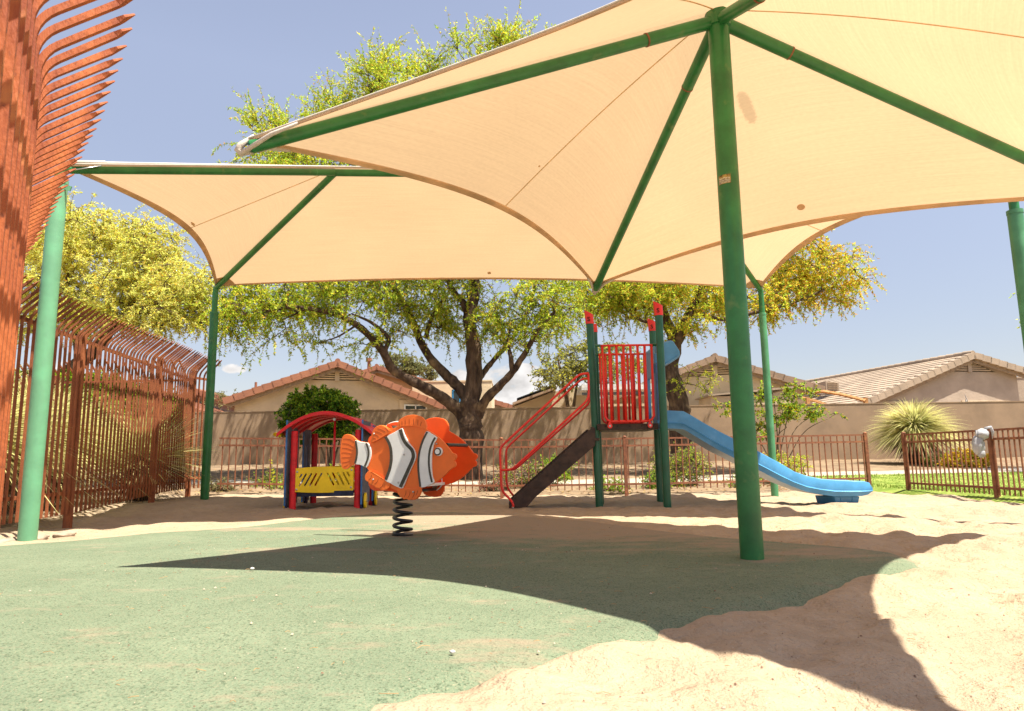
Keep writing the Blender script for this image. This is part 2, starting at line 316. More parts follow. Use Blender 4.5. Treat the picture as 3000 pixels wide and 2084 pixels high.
dm = math_node(t, 'MULTIPLY', math_node(t, 'SUBTRACT', math_node(t, 'ADD', n4.outputs[0], math_node(t, 'MULTIPLY', dust, .3)), .56), 4.5, True)
dm = math_node(t, 'MULTIPLY', dm, .85)
for col_, s2_, lo_, hi_ in (((.035, .055, .03), 120, .54, .66), ((.27, .25, .165), 140, .57, .66), ((.04, .06, .035), 60, .56, .72), ((.24, .225, .15), 75, .60, .72)):
    n2 = N(t, 'ShaderNodeTexNoise'); n2.inputs['Scale'].default_value = s2_; n2.inputs['Detail'].default_value = 2; t.links.new(tcn.outputs['Object'], n2.inputs[0])
    r2 = N(t, 'ShaderNodeMapRange'); r2.inputs[1].default_value = lo_; r2.inputs[2].default_value = hi_; r2.inputs[4].default_value = .55; t.links.new(n2.outputs[0], r2.inputs[0])
    m2 = N(t, 'ShaderNodeMix', data_type='RGBA'); m2.inputs[7].default_value = (*col_, 1); t.links.new(r2.outputs[0], m2.inputs[0]); t.links.new(lk, m2.inputs[6]); lk = m2.outputs[2]
mm = N(t, 'ShaderNodeMix', data_type='RGBA'); t.links.new(dm, mm.inputs[0]); t.links.new(lk, mm.inputs[6]); mm.inputs[7].default_value = (.30, .225, .16, 1); t.links.new(mm.outputs[2], b.inputs['Base Color'])
xr = spaced(-5.6, 4.2, -2.6, 3.4, .03, 1.04); yr = spaced(.6, 9.4, 1.5, 6, .03, 1.03)
X, Y = np.meshgrid(xr, yr); sd = sdist(X, Y, RUBP)
Z = gz0(X, Y) + .006 + .010 * vnoise(X * .8, Y * .8) + .003 * vnoise(X * 5, Y * 5) - .11 * (1 - ss(sd, -.10, .24))
rub = gridmesh('rubber_surface', xr, yr, Z, RUB, sd > -.2); tag(rub, 'green granular rubber safety surface dusted with sand', 'rubber surface', kind='structure')

# lawn and path beyond the low fence, laid on the rising ground
def sheet(name, poly, dz, m, label, cat, st=.22, amp=0):
    x0, x1 = min(p[0] for p in poly), max(p[0] for p in poly); y0, y1 = min(p[1] for p in poly), max(p[1] for p in poly)
    xa = np.arange(x0 - st, x1 + st, st); ya = np.arange(y0 - st, y1 + st, st); X, Y = np.meshgrid(xa, ya); sd = sdist(X, Y, poly)
    Z = gz0(X, Y) + dz - .1 * (1 - ss(sd, -.25, .02)) + amp * vnoise(X * 2, Y * 2)
    o = gridmesh(name, xa, ya, Z, m, sd > -.3); return tag(o, label, cat, kind='structure')
GRASS = mat('lawn_grass', (.30, .36, .08), .9, .12, 2.5, 1.2, 45, col2=(.16, .25, .035), spots=[((.42, .42, .12), 6, .55, .8)], spec=.1)
sheet('lawn', [(5.6, 15.0), (6.5, 13.6), (6.8, 12.2), (7.0, 10.5), (7.3, 6), (24, 6), (24, 17.2), (12, 16.1), (6.2, 15.7)], .07, GRASS, 'bright green mown lawn behind the gate', 'lawn', .2, .015)
CONC = mat('concrete', (.55, .48, .38), .9, .08, 5, .2, 60)
sheet('path', [(-10, 14.6), (-4, 14.5), (3, 14.7), (6.2, 15.75), (12, 16.2), (26, 17.3), (26, 18.4), (12, 17.1), (6, 16.6), (2.6, 15.6), (-4, 15.3), (-10, 15.4)], .075, CONC, 'pale concrete path curving along the boundary wall', 'path', .16)
SOIL = mat('bed_soil', (.23, .165, .105), .95, .12, 2.2, .8, 40, col2=(.15, .105, .068), spots=[((.30, .22, .13), 7, .55, .75)], spec=.1)
sheet('planting_bed', [(-14, 13.05), (-5, 13.1), (2, 13.05), (5.9, 13.7), (5.8, 15.6), (5.7, 16.2), (2.6, 15.5), (6.5, 17.0), (12, 17.4), (26, 18.8), (26, 21.9), (-14, 21.9)], .045, SOIL, 'brown mottled planting bed between low fence and boundary wall', 'planting bed', .16, .05)
# grass blades at the lawn edge near the gate fence
n = 26000; gx = rng.uniform(5.9, 16, n); gy = rng.uniform(9.6, 15.8, n); lawnp = [(5.8, 15.4), (6.5, 13.6), (6.8, 12.2), (6.98, 10.25), (7.2, 8.0), (16, 8), (16, 16)]
k = sdist(gx, gy, lawnp) > .05; gx, gy = gx[k], gy[k]; n = len(gx); h = rng.uniform(.008, .02, n) * np.where(sdist(gx, gy, lawnp) < .35, 2.2, 1); C = np.stack([gx, gy, gz0(gx, gy) + .06 + h * .8], 1)
A = np.stack([rng.normal(0, .3, n) * h, rng.normal(0, .3, n) * h, h], 1); a_ = rng.uniform(0, 6.28, n); B = np.stack([np.cos(a_), np.sin(a_), 0 * a_], 1) * .007
tag(quads('grass', C, A, B, leafm('grass_blade', (.30, .42, .06), .4, (.22, .33, .04))), 'tufts of green grass on the lawn by the gate fence', 'grass', kind='stuff')
# debris: leaf litter and twigs in the beds, little pebbles
n = 9000; gx = rng.uniform(-9, 8, n); gy = rng.uniform(12.9, 21.5, n); C = np.stack([gx, gy, gz0(gx, gy) + .035 + .02 * rng.random(n)], 1); s = rng.uniform(.015, .05, n)
a_ = rng.uniform(0, 6.28, n); A = np.stack([np.cos(a_), np.sin(a_), rng.normal(0, .2, n)], 1) * s[:, None]; B = np.stack([-np.sin(a_), np.cos(a_), rng.normal(0, .2, n)], 1) * s[:, None] * .35
tag(quads('leaf_litter', C, A, B, leafm('litter', (.52, .33, .08), .5, (.30, .17, .06), .1)), 'dry yellow leaf litter on the planting bed behind the low fence', 'leaf litter', kind='stuff')
n = 2600; gx = rng.uniform(-3, 5, n); gy = rng.uniform(1.7, 9.5, n); s = rng.uniform(.002, .006, n) * rng.choice([1, 1, 1, 1.7], n)
sdg = sdist(gx, gy, RUBP); zg = np.where(sdg > .15, .012, .0); k = (sdg > .15) | (sdg < -.15); gx, gy, s, zg = gx[k], gy[k], s[k], zg[k]; n = len(gx)
gzv = np.array(zg); 
# sit sand debris on the bumpy sand
bz = .05 * vnoise(gx * 1.3, gy * 1.3) + .055 * vnoise(gx * 3.1 + 9, gy * 3.1) + .044 * vnoise(gx * 7 + 3, gy * 7) + .012 * vnoise(gx * 17, gy * 17 + 5)
hz = -.035 * np.clip(vnoise(gx * 4.2 + 40, gy * 4.2 + 7) - .18, 0, 1) / .3
gzv = np.where(zg > 0, gz0(gx, gy) + .01 + .010 * vnoise(gx * .8, gy * .8), gz0(gx, gy) + bz * .95 + hz * 1.1 - .018 * ss(gx, -1, .8) * ss(5.5 - gy, 0, 2)) + .002
db = MB()
for i in range(n):
    if rng.random() < .3:
        a = rng.uniform(0, 6.28); L = s[i] * rng.uniform(3, 8); db.tube([(gx[i], gy[i], gzv[i] + .002), (gx[i] + L * math.cos(a) * .5, gy[i] + L * math.sin(a) * .5, gzv[i] + .006), (gx[i] + L * math.cos(a + .4), gy[i] + L * math.sin(a + .4), gzv[i] + .003)], .0011, 4, mi=0)
    else:
        c = Vector((gx[i], gy[i], gzv[i])); r = s[i] * .8; vs = [c + Vector((rng.uniform(.6, 1.2) * r * math.cos(a), rng.uniform(.6, 1.2) * r * math.sin(a), 0)) for a in (0, 1.25, 2.5, 3.8, 5)]
        db.add(vs + [c + Vector((rng.uniform(-.3, .3) * r, rng.uniform(-.3, .3) * r, r * .8))], [(0, 1, 5), (1, 2, 5), (2, 3, 5), (3, 4, 5), (4, 0, 5)], int(rng.integers(1, 3)))
tag(db.build('ground_debris', [mat('twig_litter', (.42, .26, .12), .9), mat('light_grit', (.62, .50, .38), .9), mat('dark_grit', (.20, .11, .07), .9)]), 'tiny twigs and grit scattered over the sand and rubber', 'debris', kind='stuff')
PEB = mat('white_pebble', (.78, .74, .68), .8, .05, 40)
def pebble(dx, dy, r, label, m=PEB, z=.02, fl=.6):
    p = G(dx, dy, z); b_ = MB(); nu, nv = 9, 6; vs = []; fs = []
    for i in range(nv + 1):
        for j in range(nu):
            a = math.pi * i / nv; c = 2 * math.pi * j / nu; k = r * (1 + .25 * rng.uniform(-1, 1) * math.sin(a)); vs.append(p + Vector((k * math.sin(a) * math.cos(c), .8 * k * math.sin(a) * math.sin(c), fl * k * math.cos(a))))
    for i in range(nv):
        for j in range(nu): fs.append((i * nu + j, (i + 1) * nu + j, (i + 1) * nu + (j + 1) % nu, i * nu + (j + 1) % nu))
    b_.add(vs, fs); o = b_.build('pebble', m, smooth=True); return tag(o, label, 'pebble')
pebble(566, 1276, .013, 'small white pebble on green rubber near the pointed shadow tip')
pebble(1015, 1463, .011, 'small white pebble on green rubber below the spring rider')
pebble(2136, 1325, .012, 'tiny rust brown stone on bright sand right of the shadow', mat('brown_pebble', (.3, .12, .07), .9), -.02, .9)
pebble(1662, 1447, .012, 'pale stone in the shaded brown sand', mat('grey_pebble', (.5, .44, .36), .9), -.03)
pebble(1663, 1546, .013, 'white stone on the sunlit sand at the bottom edge', PEB, -.03)

# ------------------------------------------------------------------ shade structures
def fabric(stain=None, name='shade_cloth'):
    m = bpy.data.materials.new(name); m.use_nodes = True; t = m.node_tree; t.nodes.clear(); out = N(t, 'ShaderNodeOutputMaterial')
    tcn = N(t, 'ShaderNodeTexCoord'); uvn = tcn.outputs['UV']
    mpn = N(t, 'ShaderNodeMapping'); mpn.inputs['Scale'].default_value = (4, 260, 1); t.links.new(uvn, mpn.inputs[0])
    n1 = N(t, 'ShaderNodeTexNoise'); n1.inputs['Scale'].default_value = 1; n1.inputs['Detail'].default_value = 4; t.links.new(mpn.outputs[0], n1.inputs[0])
    mp2 = N(t, 'ShaderNodeMapping'); mp2.inputs['Scale'].default_value = (90, 160, 1); t.links.new(uvn, mp2.inputs[0])
    n2 = N(t, 'ShaderNodeTexNoise'); n2.inputs['Scale'].default_value = 1; n2.inputs['Detail'].default_value = 2; t.links.new(mp2.outputs[0], n2.inputs[0])
    n3 = N(t, 'ShaderNodeTexNoise'); n3.inputs['Scale'].default_value = .9; n3.inputs['Detail'].default_value = 4; t.links.new(tcn.outputs['Object'], n3.inputs[0])
    s_ = math_node(t, 'ADD', math_node(t, 'ADD', math_node(t, 'MULTIPLY', n1.outputs[0], .5), math_node(t, 'MULTIPLY', n2.outputs[0], .35)), math_node(t, 'MULTIPLY', n3.outputs[0], .35))
    mr = N(t, 'ShaderNodeMapRange'); mr.inputs[1].default_value = .42; mr.inputs[2].default_value = .78; mr.inputs[3].default_value = .89; mr.inputs[4].default_value = 1.06; t.links.new(s_, mr.inputs[0])
    if stain:
        a_, b_2 = stain; L_ = (b_2 - a_).length; dv_ = (b_2 - a_) / L_; mid_ = (a_ + b_2) / 2
        def vm(op, x, y): n_ = t.nodes.new('ShaderNodeVectorMath'); n_.operation = op; t.links.new(x, n_.inputs[0]); (t.links.new(y, n_.inputs[1]) if not isinstance(y, tuple) else setattr(n_.inputs[1], 'default_value', y)); return n_
        rel = vm('SUBTRACT', tcn.outputs['Object'], tuple(mid_)).outputs[0]; al_ = vm('DOT_PRODUCT', rel, tuple(dv_)).outputs['Value']; ln = t.nodes.new('ShaderNodeVectorMath'); ln.operation = 'LENGTH'; t.links.new(rel, ln.inputs[0])
        per2 = math_node(t, 'SUBTRACT', math_node(t, 'MULTIPLY', ln.outputs['Value'], ln.outputs['Value']), math_node(t, 'MULTIPLY', al_, al_))
        q_ = math_node(t, 'ADD', math_node(t, 'DIVIDE', per2, .055 ** 2), math_node(t, 'POWER', math_node(t, 'ABSOLUTE', math_node(t, 'DIVIDE', al_, L_ * .5)), 4.0))
        msk = math_node(t, 'MULTIPLY', math_node(t, 'ADD', math_node(t, 'SUBTRACT', 1.15, q_), math_node(t, 'MULTIPLY', math_node(t, 'SUBTRACT', n2.outputs[0], .5), 1.6)), 1.6, True)
        fac = math_node(t, 'SUBTRACT', 1.0, math_node(t, 'MULTIPLY', msk, .28)); out_ = math_node(t, 'MULTIPLY', mr.outputs[0], fac)
    else: out_ = mr.outputs[0]
    def c(col):
        v = N(t, 'ShaderNodeMix', data_type='RGBA', blend_type='MULTIPLY'); v.inputs[0].default_value = 1; v.inputs[6].default_value = (*col, 1); cb = N(t, 'ShaderNodeCombineColor')
        for i in range(3): t.links.new(out_, cb.inputs[i])
        t.links.new(cb.outputs[0], v.inputs[7]); return v.outputs[2]
    d = N(t, 'ShaderNodeBsdfDiffuse'); tr = N(t, 'ShaderNodeBsdfTranslucent'); t.links.new(c((.50, .40, .27)), d.inputs[0]); t.links.new(c((.505, .345, .197)), tr.inputs[0])
    ms = N(t, 'ShaderNodeMixShader'); ms.inputs[0].default_value = .56; t.links.new(d.outputs[0], ms.inputs[1]); t.links.new(tr.outputs[0], ms.inputs[2]); t.links.new(ms.outputs[0], out.inputs[0])
    return m
FAB = fabric(); HEM = mat('hem_webbing', (.78, .55, .33), .9, .08, 3, .4, 200, trans=.35); SEAM = mat('seam_tape', (.88, .66, .40), .9, .06, 8, trans=.3)
FABW = mat('cloth_edge_rope', (.80, .72, .62), .9, .05, 20, .3, 100)
def facet(mb, uv, A, B, Q1, Q2, k, ns=40, ntt=22, bow=.0, out=None):
    """cloth between eave corners A,B and top points Q1,Q2 with a scalloped eave; returns eave curve and middle line"""
    A, B, Q1, Q2 = Vector(A), Vector(B), Vector(Q1), Vector(Q2); vs = []; ed = []; mid = []
    for i in range(ns + 1):
        s = i / ns; e0 = A.lerp(B, s); q = Q1.lerp(Q2, s); kk = k * 4 * s * (1 - s); kk = k * (1 - abs(2 * s - 1) ** 2.0)
        e = e0.lerp(q, kk)
        for j in range(ntt + 1):
            tt = j / ntt; p = q.lerp(e, tt); p = p - Vector((0, 0, bow * math.sin(math.pi * tt) * 4 * s * (1 - s))); vs.append(p)
            if i == ns // 2: mid.append(p)
        ed.append(e)
    o = len(mb.v); fs = []
    for i in range(ns):
        for j in range(ntt): fs.append((i * (ntt + 1) + j, i * (ntt + 1) + j + 1, (i + 1) * (ntt + 1) + j + 1, (i + 1) * (ntt + 1) + j))
    L = (B - A).length; H = ((A + B) / 2 - (Q1 + Q2) / 2).length
    for i in range(ns + 1):
        for j in range(ntt + 1): uv.append(((i / ns - .5) * L * (.15 + .85 * j / ntt if (Q1 - Q2).length < .5 else 1) / 4, j / ntt * H / 4))
    mb.add(vs, fs); return ed, mid
def setuv(o, uv):
    me = o.data; l = me.uv_layers.new(name='UVMap')
    for lp in me.loops: l.data[lp.index].uv = uv[lp.vertex_index]
def strip(mb, pts, wv, th=.004, drop=.006):                  # ribbon; wv = list of width vectors
    n = len(pts); vs = []
    for p, w_ in zip(pts, wv):
        d = Vector((0, 0, -drop)); vs += [p + d, p + w_ + d, p + w_ + d - Vector((0, 0, th)), p + d - Vector((0, 0, th))]
    fs = []
    for i in range(n - 1):
        for j in range(4): fs.append((i * 4 + j, i * 4 + (j + 1) % 4, (i + 1) * 4 + (j + 1) % 4, (i + 1) * 4 + j))
    mb.add(vs, fs)

UC = Vector((1.600, 4.755, 0)); UR = 3.36; UT = .170; UE = 2.735; UA = 3.965
u_ = Vector((math.cos(UT), math.sin(UT), 0)); v_ = Vector((-math.sin(UT), math.cos(UT), 0))
um = thing('shade_umbrella', UC, 'large square tan shade umbrella on a thick green centre post, nearest canopy', 'shade canopy', 'tan fabric shade canopies on green posts')
pb = MB(); pb.tube([UC + Vector((0, 0, -.1)), UC + Vector((0, 0, UA + .02))], .0775, 28); post = pb.build('post', GREEN, um, True, auto=40)
pb = MB(); pb.tube([UC + Vector((0, 0, UA - .06)), UC + Vector((0, 0, UA + .06))], .092, 28); pb.build('hub', GREEN, um, True, auto=40)
hub = UC + Vector((0, 0, UA)); corners = [UC - u_ * (UR - .05), UC + v_ * UR, UC + u_ * UR, UC - v_ * UR]; corners = [Vector((c.x, c.y, UE)) for c in corners]
for c in corners:
    d = (c - hub).normalized(); pb = MB(); j1 = hub + d * .62
    pb.tube([hub + d * .04, j1], .049, 20); pb.tube([j1 + d * .001, c + d * .02], .0435, 20); arm = pb.build('arm', GREEN, um, True, auto=40)
    pb = MB(); pb.tube([j1 - d * .006, j1 + d * .006], .0505, 20); pb.build('joint_ring', RUSTB, arm, True, auto=40)
    pb = MB(); pb.tube([c + d * .021, c + d * .03], .036, 16); pb.build('end_cap', GREEND, arm, True, auto=40)
LIFT = Vector((0, 0, .062)); fb = MB(); uv = []; eds = []; mids = []
top = hub + LIFT + Vector((0, 0, .03))
for i in range(4):
    a, b2 = corners[i], corners[(i + 1) % 4]; a2 = a + (a - hub).normalized() * .06 + LIFT * .9; b3 = b2 + (b2 - hub).normalized() * .06 + LIFT * .9
    e, m_ = facet(fb, uv, a2, b3, top, top, (.14, .125, .17, .30)[i], bow=-.05); eds.append(e); mids.append(m_)
A_, B_, C_ = eds[1][0], eds[1][-1], top; nf = (Vector(B_) - Vector(A_)).cross(Vector(C_) - Vector(A_)).normalized()
nf = nf if nf.z > 0 else -nf; so_ = nf * .04 - UC
fo = fb.build('canopy', fabric((onp(1660, 212, A_, nf) + so_, onp(1690, 285, A_, nf) + so_), 'stained_shade_cloth'), um, True, auto=30); setuv(fo, uv)
for i in range(4):
    hb = MB(); e = eds[i]; wv = [(top - p).normalized() * .048 for p in e]; strip(hb, e, wv, .012, .004); hb.build('hem', HEM, fo, False)
    sb = MB(); m_ = mids[i][1:]; sd_ = (eds[i][-1] - eds[i][0]).normalized() * .012
    if i != 1: strip(sb, m_, [sd_] * len(m_), .003, .003); sb.build('seam', SEAM, fo)
    rb = MB(); rb.tube([p + Vector((0, 0, .006)) for p in e], .007, 6); rb.build('edge_rope', FABW, fo, True)
# gathered cloth and rope at the arm ends
for i, c in enumerate(corners):
    d = (c - hub).normalized(); e1 = eds[i]; e2 = eds[i - 1]
    tip = c + d * .09 + Vector((0, 0, .03)); gb = MB()
    gb.tube([e1[2] - Vector((0, 0, .01)), e1[1] - Vector((0, 0, .02)), tip - Vector((0, 0, .055)), tip - Vector((0, 0, .03)) + d * .015, tip + Vector((0, 0, .0)), c + LIFT * .8 + Vector((0, 0, .02))], [.012, .016, .022, .024, .022, .014], 12)
    gb.tube([e2[-3] - Vector((0, 0, .01)), e2[-2] - Vector((0, 0, .02)), tip - Vector((0, 0, .06))], [.01, .014, .017], 12)
    gb.build('gathered_corner', FABW, fo, True)
# patches and stain on the cloth that faces away (far right facet)
def on_facet(dx, dy, A, B, C): n_ = (Vector(B) - Vector(A)).cross(Vector(C) - Vector(A)).normalized(); return onp(dx, dy, Vector(A), n_), (n_ if n_.z < 0 else -n_)
p, n_ = on_facet(1798, 456, eds[1][0], eds[1][-1], top); pm = MB(); pm.disc(p + n_ * .055, n_, .036, .006, 20); pm.build('patch', HEM, fo, True, auto=40)
p, n_ = on_facet(1206, 366, eds[0][0], eds[0][-1], top); pm = MB(); pm.disc(p + n_ * .04, n_, .009, .006, 8); pm.build('patch', HEM, fo, True, auto=40)
# maker's sticker on the post
def text_mesh(txt, size, M, m, parent, name='lettering', ext=.0012, sx=1):
    cu = bpy.data.curves.new(name, 'FONT'); cu.body = txt; cu.size = size; cu.extrude = ext; cu.align_x = 'CENTER'; cu.align_y = 'CENTER'; cu.resolution_u = 3
    to = bpy.data.objects.new('tmp', cu); sc.collection.objects.link(to); dg = bpy.context.evaluated_depsgraph_get(); me = bpy.data.meshes.new_from_object(to.evaluated_get(dg))
    bpy.data.objects.remove(to); bpy.data.curves.remove(cu)
    off = Vector((0, 0, 0)); par = parent
    while par is not None: off += par.location; par = par.parent
    me.transform(Matrix.Translation(-off) @ M @ Matrix.Diagonal((sx, 1, 1, 1))); me.materials.clear(); me.materials.append(m); o = bpy.data.objects.new(name, me); sc.collection.objects.link(o); o.parent = parent; return o
stz = at(1630, 400, UC.y - .077).z; r_ = .079
ang0 = math.atan2(-UC.y, -UC.x)
sb = MB(); n = 9; vs = []; a0, a1 = ang0 - .95, ang0 + .25
for i in range(n):
    a = a0 + (a1 - a0) * i / (n - 1)
    for z in (-.034, .034):
        for rr in (.0778, .0792): vs.append((UC.x + rr * math.cos(a), UC.y + rr * math.sin(a), stz + z))
fs = []
for i in range(n - 1):
    o_ = i * 4; fs += [(o_, o_ + 4, o_ + 6, o_ + 2), (o_ + 1, o_ + 3, o_ + 7, o_ + 5), (o_ + 2, o_ + 6, o_ + 7, o_ + 3), (o_, o_ + 1, o_ + 5, o_ + 4)]
fs += [(0, 2, 3, 1), ((n - 1) * 4, (n - 1) * 4 + 1, (n - 1) * 4 + 3, (n - 1) * 4 + 2)]
sb.add(vs, fs); stk = sb.build('sticker', mat('sticker_face', (.32, .22, .06), .6, .3, 40, col2=(.03, .02, .01)), post)
def wrap_text(txt, size, dz, ac, m):
    o = text_mesh(txt, size, Matrix.Identity(4), m, None); 
    for v in o.data.vertices:
        a = ac + v.co.x / .08; r = .0795 + v.co.z * .5; v.co = Vector((UC.x + r * math.cos(a), UC.y + r * math.sin(a), stz + dz + v.co.y))
    off = Vector((0, 0, 0)); par = stk
    while par is not None: off += par.location; par = par.parent
    o.data.transform(Matrix.Translation(-off)); o.parent = stk; return o
ac = (a0 + a1) / 2; WT = mat('sticker_white', (.8, .78, .7), .6, .02)
wrap_text('Sun Ports', .021, .006, ac, WT)
lb = MB()
for z_, t_ in ((-.008, .0035), (-.016, .002), (-.022, .002), (-.028, .002)):
    for i in range(12):
        b0 = a0 + .06 + (a1 - a0 - .12) * i / 12; b1 = a0 + .06 + (a1 - a0 - .12) * (i + .9) / 12; r0 = .0796
        lb.add([(UC.x + r0 * math.cos(b0), UC.y + r0 * math.sin(b0), stz + z_ - t_ / 2), (UC.x + r0 * math.cos(b1), UC.y + r0 * math.sin(b1), stz + z_ - t_ / 2), (UC.x + r0 * math.cos(b1), UC.y + r0 * math.sin(b1), stz + z_ + t_ / 2), (UC.x + r0 * math.cos(b0), UC.y + r0 * math.sin(b0), stz + z_ + t_ / 2)], [(0, 1, 2, 3)])
lb.build('printed_lines', WT, stk)

# far rectangular hip canopy on four corner posts
PN = [Vector((-4.46, 6.42, 0)), Vector((-4.98, 11.2, 0)), Vector((4.46, 11.9, 0)), Vector((5.28, 6.85, 0))]     # near left, far left, far right, near right
HC = 3.60
hip = thing('hip_shade_canopy', (0, 9, 0), 'long tan hip roofed shade canopy on four green corner posts, farther canopy', 'shade canopy', 'tan fabric shade canopies on green posts')
PK = [Vector((-2.42, 9.0, 4.66)), Vector((2.45, 9.3, 4.66))]
el_ = [p + Vector((0, 0, HC)) for p in PN]
for i, p in enumerate(PN):
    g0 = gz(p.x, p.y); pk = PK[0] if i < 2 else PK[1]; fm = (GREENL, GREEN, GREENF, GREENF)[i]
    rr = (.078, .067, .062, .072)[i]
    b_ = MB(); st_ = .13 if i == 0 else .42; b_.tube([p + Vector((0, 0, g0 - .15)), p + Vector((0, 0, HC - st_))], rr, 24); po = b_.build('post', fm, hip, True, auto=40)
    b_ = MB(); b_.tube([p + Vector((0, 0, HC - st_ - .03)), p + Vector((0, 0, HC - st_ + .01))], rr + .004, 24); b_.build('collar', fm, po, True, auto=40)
    d = (pk - el_[i]).normalized(); b_ = MB(); b_.tube([p + Vector((0, 0, HC - st_ + .01)), p + Vector((0, 0, HC - .08)), el_[i] + d * .02, el_[i] + d * .1, pk - d * .03], .046, 18); ar = b_.build('arm', GREEN, hip, True, auto=50)
    if i in (0, 3):
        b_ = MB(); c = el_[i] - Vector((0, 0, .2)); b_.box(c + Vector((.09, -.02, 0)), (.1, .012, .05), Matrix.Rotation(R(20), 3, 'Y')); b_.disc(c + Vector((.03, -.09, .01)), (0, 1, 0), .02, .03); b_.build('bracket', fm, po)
b_ = MB(); b_.tube([PK[0] - Vector((.12, 0, 0)), PK[1] + Vector((.12, 0, 0))], .05, 18); b_.build('ridge_beam', GREEN, hip, True, auto=40)
for i in range(4):
    pk = PK[0] if i < 2 else PK[1]; q = el_[i].lerp(pk, .9); d = (pk - el_[i]).normalized(); b_ = MB(); b_.tube([q - d * .006, q + d * .006], .0485, 18); b_.build('joint_ring', GREENF, hip, True, auto=40)
fb = MB(); uv = []; eds2 = []; UPV = Vector((0, 0, .06)); T = [p + UPV for p in PK]; E4 = [e + UPV * .8 for e in el_]
specs = [(E4[0], E4[1], T[0], T[0], .15), (E4[1], E4[2], T[0], T[1], .085), (E4[2], E4[3], T[1], T[1], .16), (E4[3], E4[0], T[1], T[0], .45)]
mids2 = []
for A, B, q1, q2, k in specs:
    cc_ = (PN[0] + PN[2]) / 2
    A = A.copy(); B = B.copy()
    e, m_ = facet(fb, uv, A, B, q1, q2, k, bow=0); eds2.append((e, q1, q2)); mids2.append(m_)
fo2 = fb.build('canopy', FAB, hip, True, auto=30); setuv(fo2, uv)
for i, (e, q1, q2) in enumerate(eds2):
    hb = MB(); n = len(e); wv = [((q1.lerp(q2, j / (n - 1))) - e[j]).normalized() * (.075 if i % 2 == 0 else .035) for j in range(n)]; strip(hb, e, wv, .012, .004); hb.build('hem', HEM, fo2)
    rb = MB(); rb.tube([p + Vector((0, 0, .006)) for p in e], .008, 6); rb.build('edge_rope', FABW, fo2, True)
    if i % 2 == 0:
        sb = MB(); m_ = mids2[i][1:]; sd_ = (e[-1] - e[0]).normalized() * .016; strip(sb, m_, [sd_] * len(m_), .003, .003); sb.build('seam', SEAM, fo2)
# corner reinforcement patches
for i in range(4):
    for (e, q1, q2), en in ((eds2[i], 0), (eds2[i - 1], -1)):
        c = e[en]; q = q1 if en == 0 else q2; pts = [c]; ee = e if en == 0 else e[::-1]
        d1 = (ee[4] - c).normalized(); d2 = (q - c).normalized()
        for k in range(7):
            t_ = k / 6; dd = (d1 * (1 - t_) + d2 * t_).normalized(); pts.append(c + dd * .34)
        nn_ = d1.cross(d2); nn_ = nn_ if nn_.z < 0 else -nn_; nn_.normalize(); b_ = MB(); b_.prism([p + nn_ * .012 for p in pts], nn_ * .004); b_.build('corner_patch', HEM, fo2)
# white lacing along the near-left arm and the steel clasp
b_ = MB(); a = el_[0] + Vector((0, 0, .075)); q = PK[0] + Vector((0, 0, .09)); b_.tube([a, a.lerp(q, .12), a.lerp(q, .125), q], [.02, .02, .011, .008], 8); b_.build('edge_rope', FABW, fo2, True)
for dx, dy, i in ((1098, 612, 1), (1818, 541, 2)):
    e, q1, q2 = eds2[i]; p, n_ = on_facet(dx, dy, e[0], e[-1], q1); pm = MB(); pm.disc(p + n_ * .01, n_, .03, .008, 16); pm.build('patch', HEM, fo2, True, auto=40)
e = eds2[0][0]; c = e[19]; b_ = MB(); dq = (T[0] - c).normalized(); b_.box(c + dq * .14, (.005, .09, .07), None); b_.build('care_tag', HEM, fo2)
for i, p in enumerate(PN):
    c = el_[i]
    for e, en in ((eds2[i][0], 1), (eds2[i - 1][0], -2)):
        b_ = MB(); b_.tube([c - Vector((0, 0, .03)), e[en] - Vector((0, 0, .01))], .006, 6); b_.build('cable', STEEL, hip, True)
